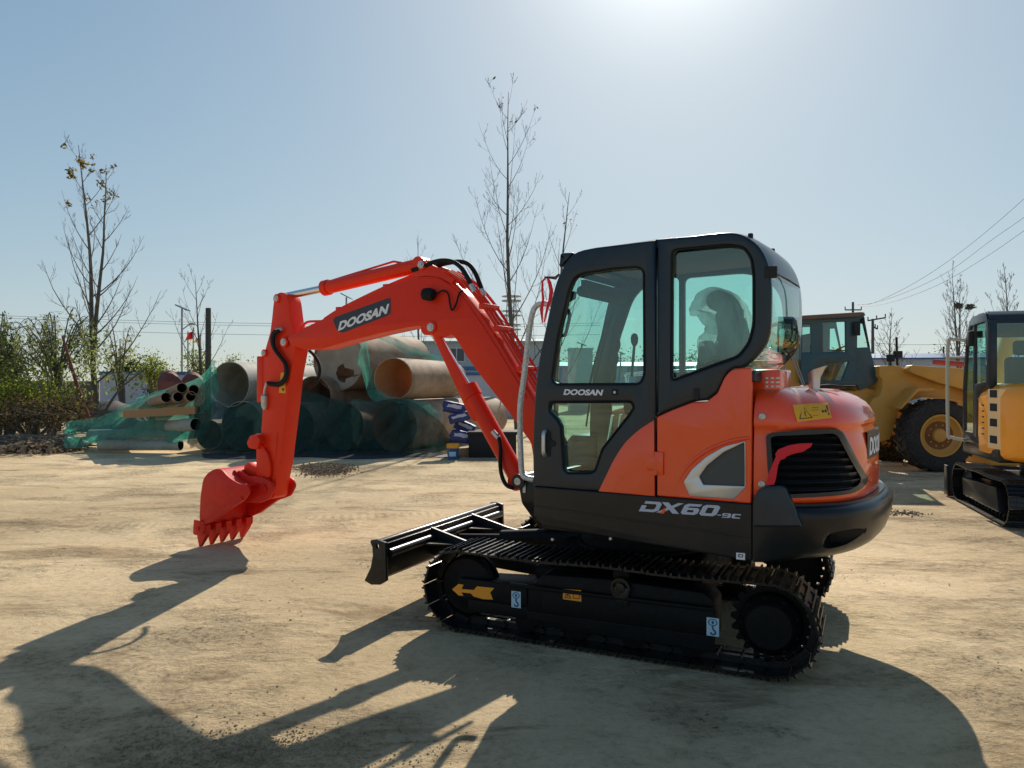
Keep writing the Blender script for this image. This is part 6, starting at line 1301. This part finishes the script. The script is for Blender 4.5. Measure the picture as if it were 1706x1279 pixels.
tree(700, 395, 30, .07, "thin bare sapling whose twigs show above the top of the boom", 37, 3, (.02, 0), (2, 4), .5, (28, 45), 0, 'leafB', .06, .14, None, rmin=.005)
tree(1482, 528, 60, .16, "round bare tree between the loader's cab and its arms", 41, 3, (.02, 0), (4, 7), .62, (30, 55), 0, 'leafB', .06, .10, None, rmin=.012)
tree(1596, 455, 62, .15, "tall bare tree carrying two nests, right of the power lines' crossing", 43, 3, (-.03, 0), (4, 7), .50, (28, 48), 0, 'leafB', .06, .14, (.15, .10, .75, .7), rmin=.012)
tree(1684, 448, 62, .15, "tall bare tree at the right edge above the amber excavator's cab", 47, 3, (.02, 0), (4, 7), .52, (28, 48), 0, 'leafB', .06, .14, None, rmin=.012)
for (x, y, lb) in ((1597, 509, "dark round nest on the middle leader of the tall bare tree"), (1616, 511, "dark round nest on the right leader of the tall bare tree")):
    b = N('bark'); c = W(x, y, 62); rnd = random.Random(x)
    for i in range(90): u = Vector((rnd.gauss(0, 1), rnd.gauss(0, 1), rnd.gauss(0, .8))).normalized() * .20; w = Vector((rnd.gauss(0, .13), rnd.gauss(0, .13), rnd.gauss(0, .06))); b.tube([c + u - w, c + u * 1.0 + w], .03, n=3)
    thing_mesh(b, "nest", lb, "nest", "nests in the bare tree", fixn=False)
# leafy shrubs and willows at the left, bushes by the wall
def bush(px, py0, py1, d, wpx, n, m, sz, label, seed, name="shrub", droop=0, cat="shrub", stems=9, dens=None, group=None, stemm='bark'):
    rnd = random.Random(seed); base = G(px, d); T = rootat(name, label, cat, base, 0, group); z0_, z1_ = W(px, py1, d).z, W(px, py0, d).z; wd_ = wpx / F * d / 2
    b = N(stemm); cs = []
    for i in range(stems):
        a = rnd.uniform(0, 6.28); rr = rnd.random() ** .5; tip = Vector((math.cos(a) * rr * wd_, math.sin(a) * rr * wd_ * .7, z0_ + (z1_ - z0_) * rnd.uniform(.35, 1) * (1 - .35 * rr)))
        st_ = Vector((rnd.uniform(-.15, .15) * wd_, rnd.uniform(-.15, .15) * wd_, 0)); mid = st_.lerp(tip, .55) + Vector((0, 0, .15 * z1_)); b.tube([st_, mid, tip], [.03 + .01 * wd_, .02, .008], n=5, smooth=3, cap=False)
        for k in range(5):
            q = mid.lerp(tip, rnd.uniform(0, 1)); e = q + Vector((rnd.gauss(0, .25) * wd_, rnd.gauss(0, .2) * wd_, rnd.gauss(.05, .1) * (z1_ - z0_))); e2 = e + Vector((rnd.gauss(0, .05) * wd_, rnd.gauss(0, .05) * wd_, -droop * rnd.uniform(.5, 1.2))); b.tube([q, e, e2], [.014, .008, .004], n=3, cap=False); cs += [e, q.lerp(e, .6), e2, e.lerp(e2, .5)]
    b.build("stems", parent=T, fixn=False, smooth=0)
    lb = N(m); leaves(lb, rnd, cs, n, dens or wd_ * .12, sz, droop * .4); lb.build("foliage", parent=T, fixn=False, smooth=0)
def willow(px, pyt, d, wpx, label, seed, limbs=14, strands=9, nl=24, m='leafA', sz=.07, Lm=1.3):
    rnd = random.Random(seed); base = G(px, d); T = rootat("willow", label, "willow", base); H_ = W(px, pyt, d).z; wd_ = wpx / F * d / 2; tb_ = N('bark'); sb_ = N('twig'); lb = N(m)
    tb_.tube([(0, 0, 0), (.1, 0, H_ * .25), (.0, .1, H_ * .5)], [.13, .11, .08], n=8, smooth=4, cap=False)
    for i in range(limbs):
        a = 6.283 * i / limbs + rnd.random(); rr = wd_ * rnd.uniform(.35, 1); top = H_ * rnd.uniform(.7, 1.0) * (1 - .25 * (rr / wd_) ** 2)
        P_ = [Vector((0, 0, H_ * rnd.uniform(.15, .45))), Vector((math.cos(a) * rr * .35, math.sin(a) * rr * .35, top * .8)), Vector((math.cos(a) * rr * .7, math.sin(a) * rr * .7, top)), Vector((math.cos(a) * rr, math.sin(a) * rr, top * .88))]
        tb_.tube(P_, [.035, .022, .012, .006], n=5, smooth=4, cap=False)
        for k in range(strands):
            t = rnd.uniform(.9, 3); q = P_[int(t) if t < 3 else 2].lerp(P_[min(3, int(t) + 1)], t - int(t)); L = rnd.uniform(.4, Lm); e = [q, q + Vector((rnd.gauss(0, .15), rnd.gauss(0, .15), .05)), q + Vector((rnd.gauss(0, .22), rnd.gauss(0, .22), -L * .5)), q + Vector((rnd.gauss(0, .28), rnd.gauss(0, .28), -L))]
            sb_.tube(e, [.006, .005, .004, .003], n=3, smooth=2, cap=False)
            for l in range(nl): tt = rnd.uniform(.6, 3); c = e[min(2, int(tt))].lerp(e[min(3, int(tt) + 1)], tt - int(tt)); leaves(lb, rnd, [c], 1, .035, sz, .9)
    tb_.build("trunk", parent=T, fixn=False, smooth=60); sb_.build("branches", parent=T, fixn=False, smooth=0); lb.build("foliage", parent=T, fixn=False, smooth=0)
willow(-4, 500, 24, 100, "dense green willow cut off by the left edge", 51, 12, 12, 26, 'leafA', .07)
willow(95, 482, 26, 200, "thin drooping willow left of the tall poplar", 52, 20, 9, 15, Lm=1.3)
willow(200, 528, 29, 120, "thin leafy willow right of the tall poplar's trunk", 53, 9, 5, 14, Lm=.7)
bush(14, 618, 705, 23, 100, 2600, 'leafB', .05, "yellow green shrub lit from behind, low at the left edge", 54, dens=.16, stems=16)
bush(85, 606, 705, 24, 84, 1000, 'leafB', .045, "loose yellow green shrub in front of the dark brick wall", 55, dens=.18, stems=14)
bush(55, 655, 728, 22, 190, 3000, 'dryweed', .05, "brown dry weeds below the yellow green shrubs", 56, dens=.16, stems=22)
bush(120, 655, 712, 25, 60, 900, 'dryweed', .05, "dry brown undergrowth around the poplar's foot", 57, dens=.18, stems=14)
bush(262, 567, 640, 30, 56, 1500, 'leafB', .055, "small yellow green tree above the pale wall", 58, "tree", 0, "tree", 8, .16)
bush(332, 575, 640, 30, 40, 900, 'leafB', .055, "small leafy bush under the red flag", 59, dens=.14)
bush(396, 586, 640, 33, 44, 700, 'leafB', .055, "small pale bush above the big grey pipe", 60, dens=.16)
bush(208, 602, 640, 60, 50, 1500, 'leafD', .16, "dark rounded bush far behind the pale wall", 61, dens=.5)
bush(252, 612, 700, 34, 26, 260, 'dryweed', .05, "thin dark creeper in front of the pale wall", 62, dens=.12, stems=10)
bush(1500, 730, 775, 15.2, 50, 900, 'dryweed', .035, "dry grass tuft under the wheel loader, left of its front wheel", 63, dens=.12, stems=10)
b = N('bark'); b.mats = [M['rustsheet']]
b.tube([G(150, 24.5, .4), W(128, 640, 24.5), W(104, 560, 24.5)], [.07, .06, .03], n=7, smooth=4, cap=False); thing_mesh(b, "tree", "thin reddish leaning trunk left of the tall poplar", "tree", fixn=False)
b = N('bark'); b.tube([G(170, 26.3, .5), W(200, 648, 26.3), W(245, 612, 26.3)], [.05, .04, .015], n=6, smooth=4, cap=False); thing_mesh(b, "branch", "bare branch leaning across the pale wall", "branch", fixn=False)
for k, (px, w, h, sd_) in enumerate(((1000, 210, 604, 71), (1190, 240, 590, 72), (1390, 200, 600, 73), (560, 200, 612, 74), (1640, 220, 590, 75), (-120, 260, 560, 76))):
    bush(px, h, 640, 95, w, 5200, 'leafD', .17, ["far tree belt seen through the cab door", "far tree belt seen through the quarter window", "far tree belt behind the loader", "far tree belt behind the pipe heap", "far tree belt behind the blue-roofed shed", "far tree belt beyond the left edge"][k], sd_, "tree_belt", 0, "trees", 26, 1.1, "far tree belts on the horizon", 'twig')
# scraps behind the loader's front wheel
b = N('cream'); b.box(G(1458, 15.2).x, G(1492, 15.2).x, 14.9, 15.3, .0, .07, bev=.01); thing_mesh(b, "plank", "pale scrap board on the ground left of the loader's wheel", "board")
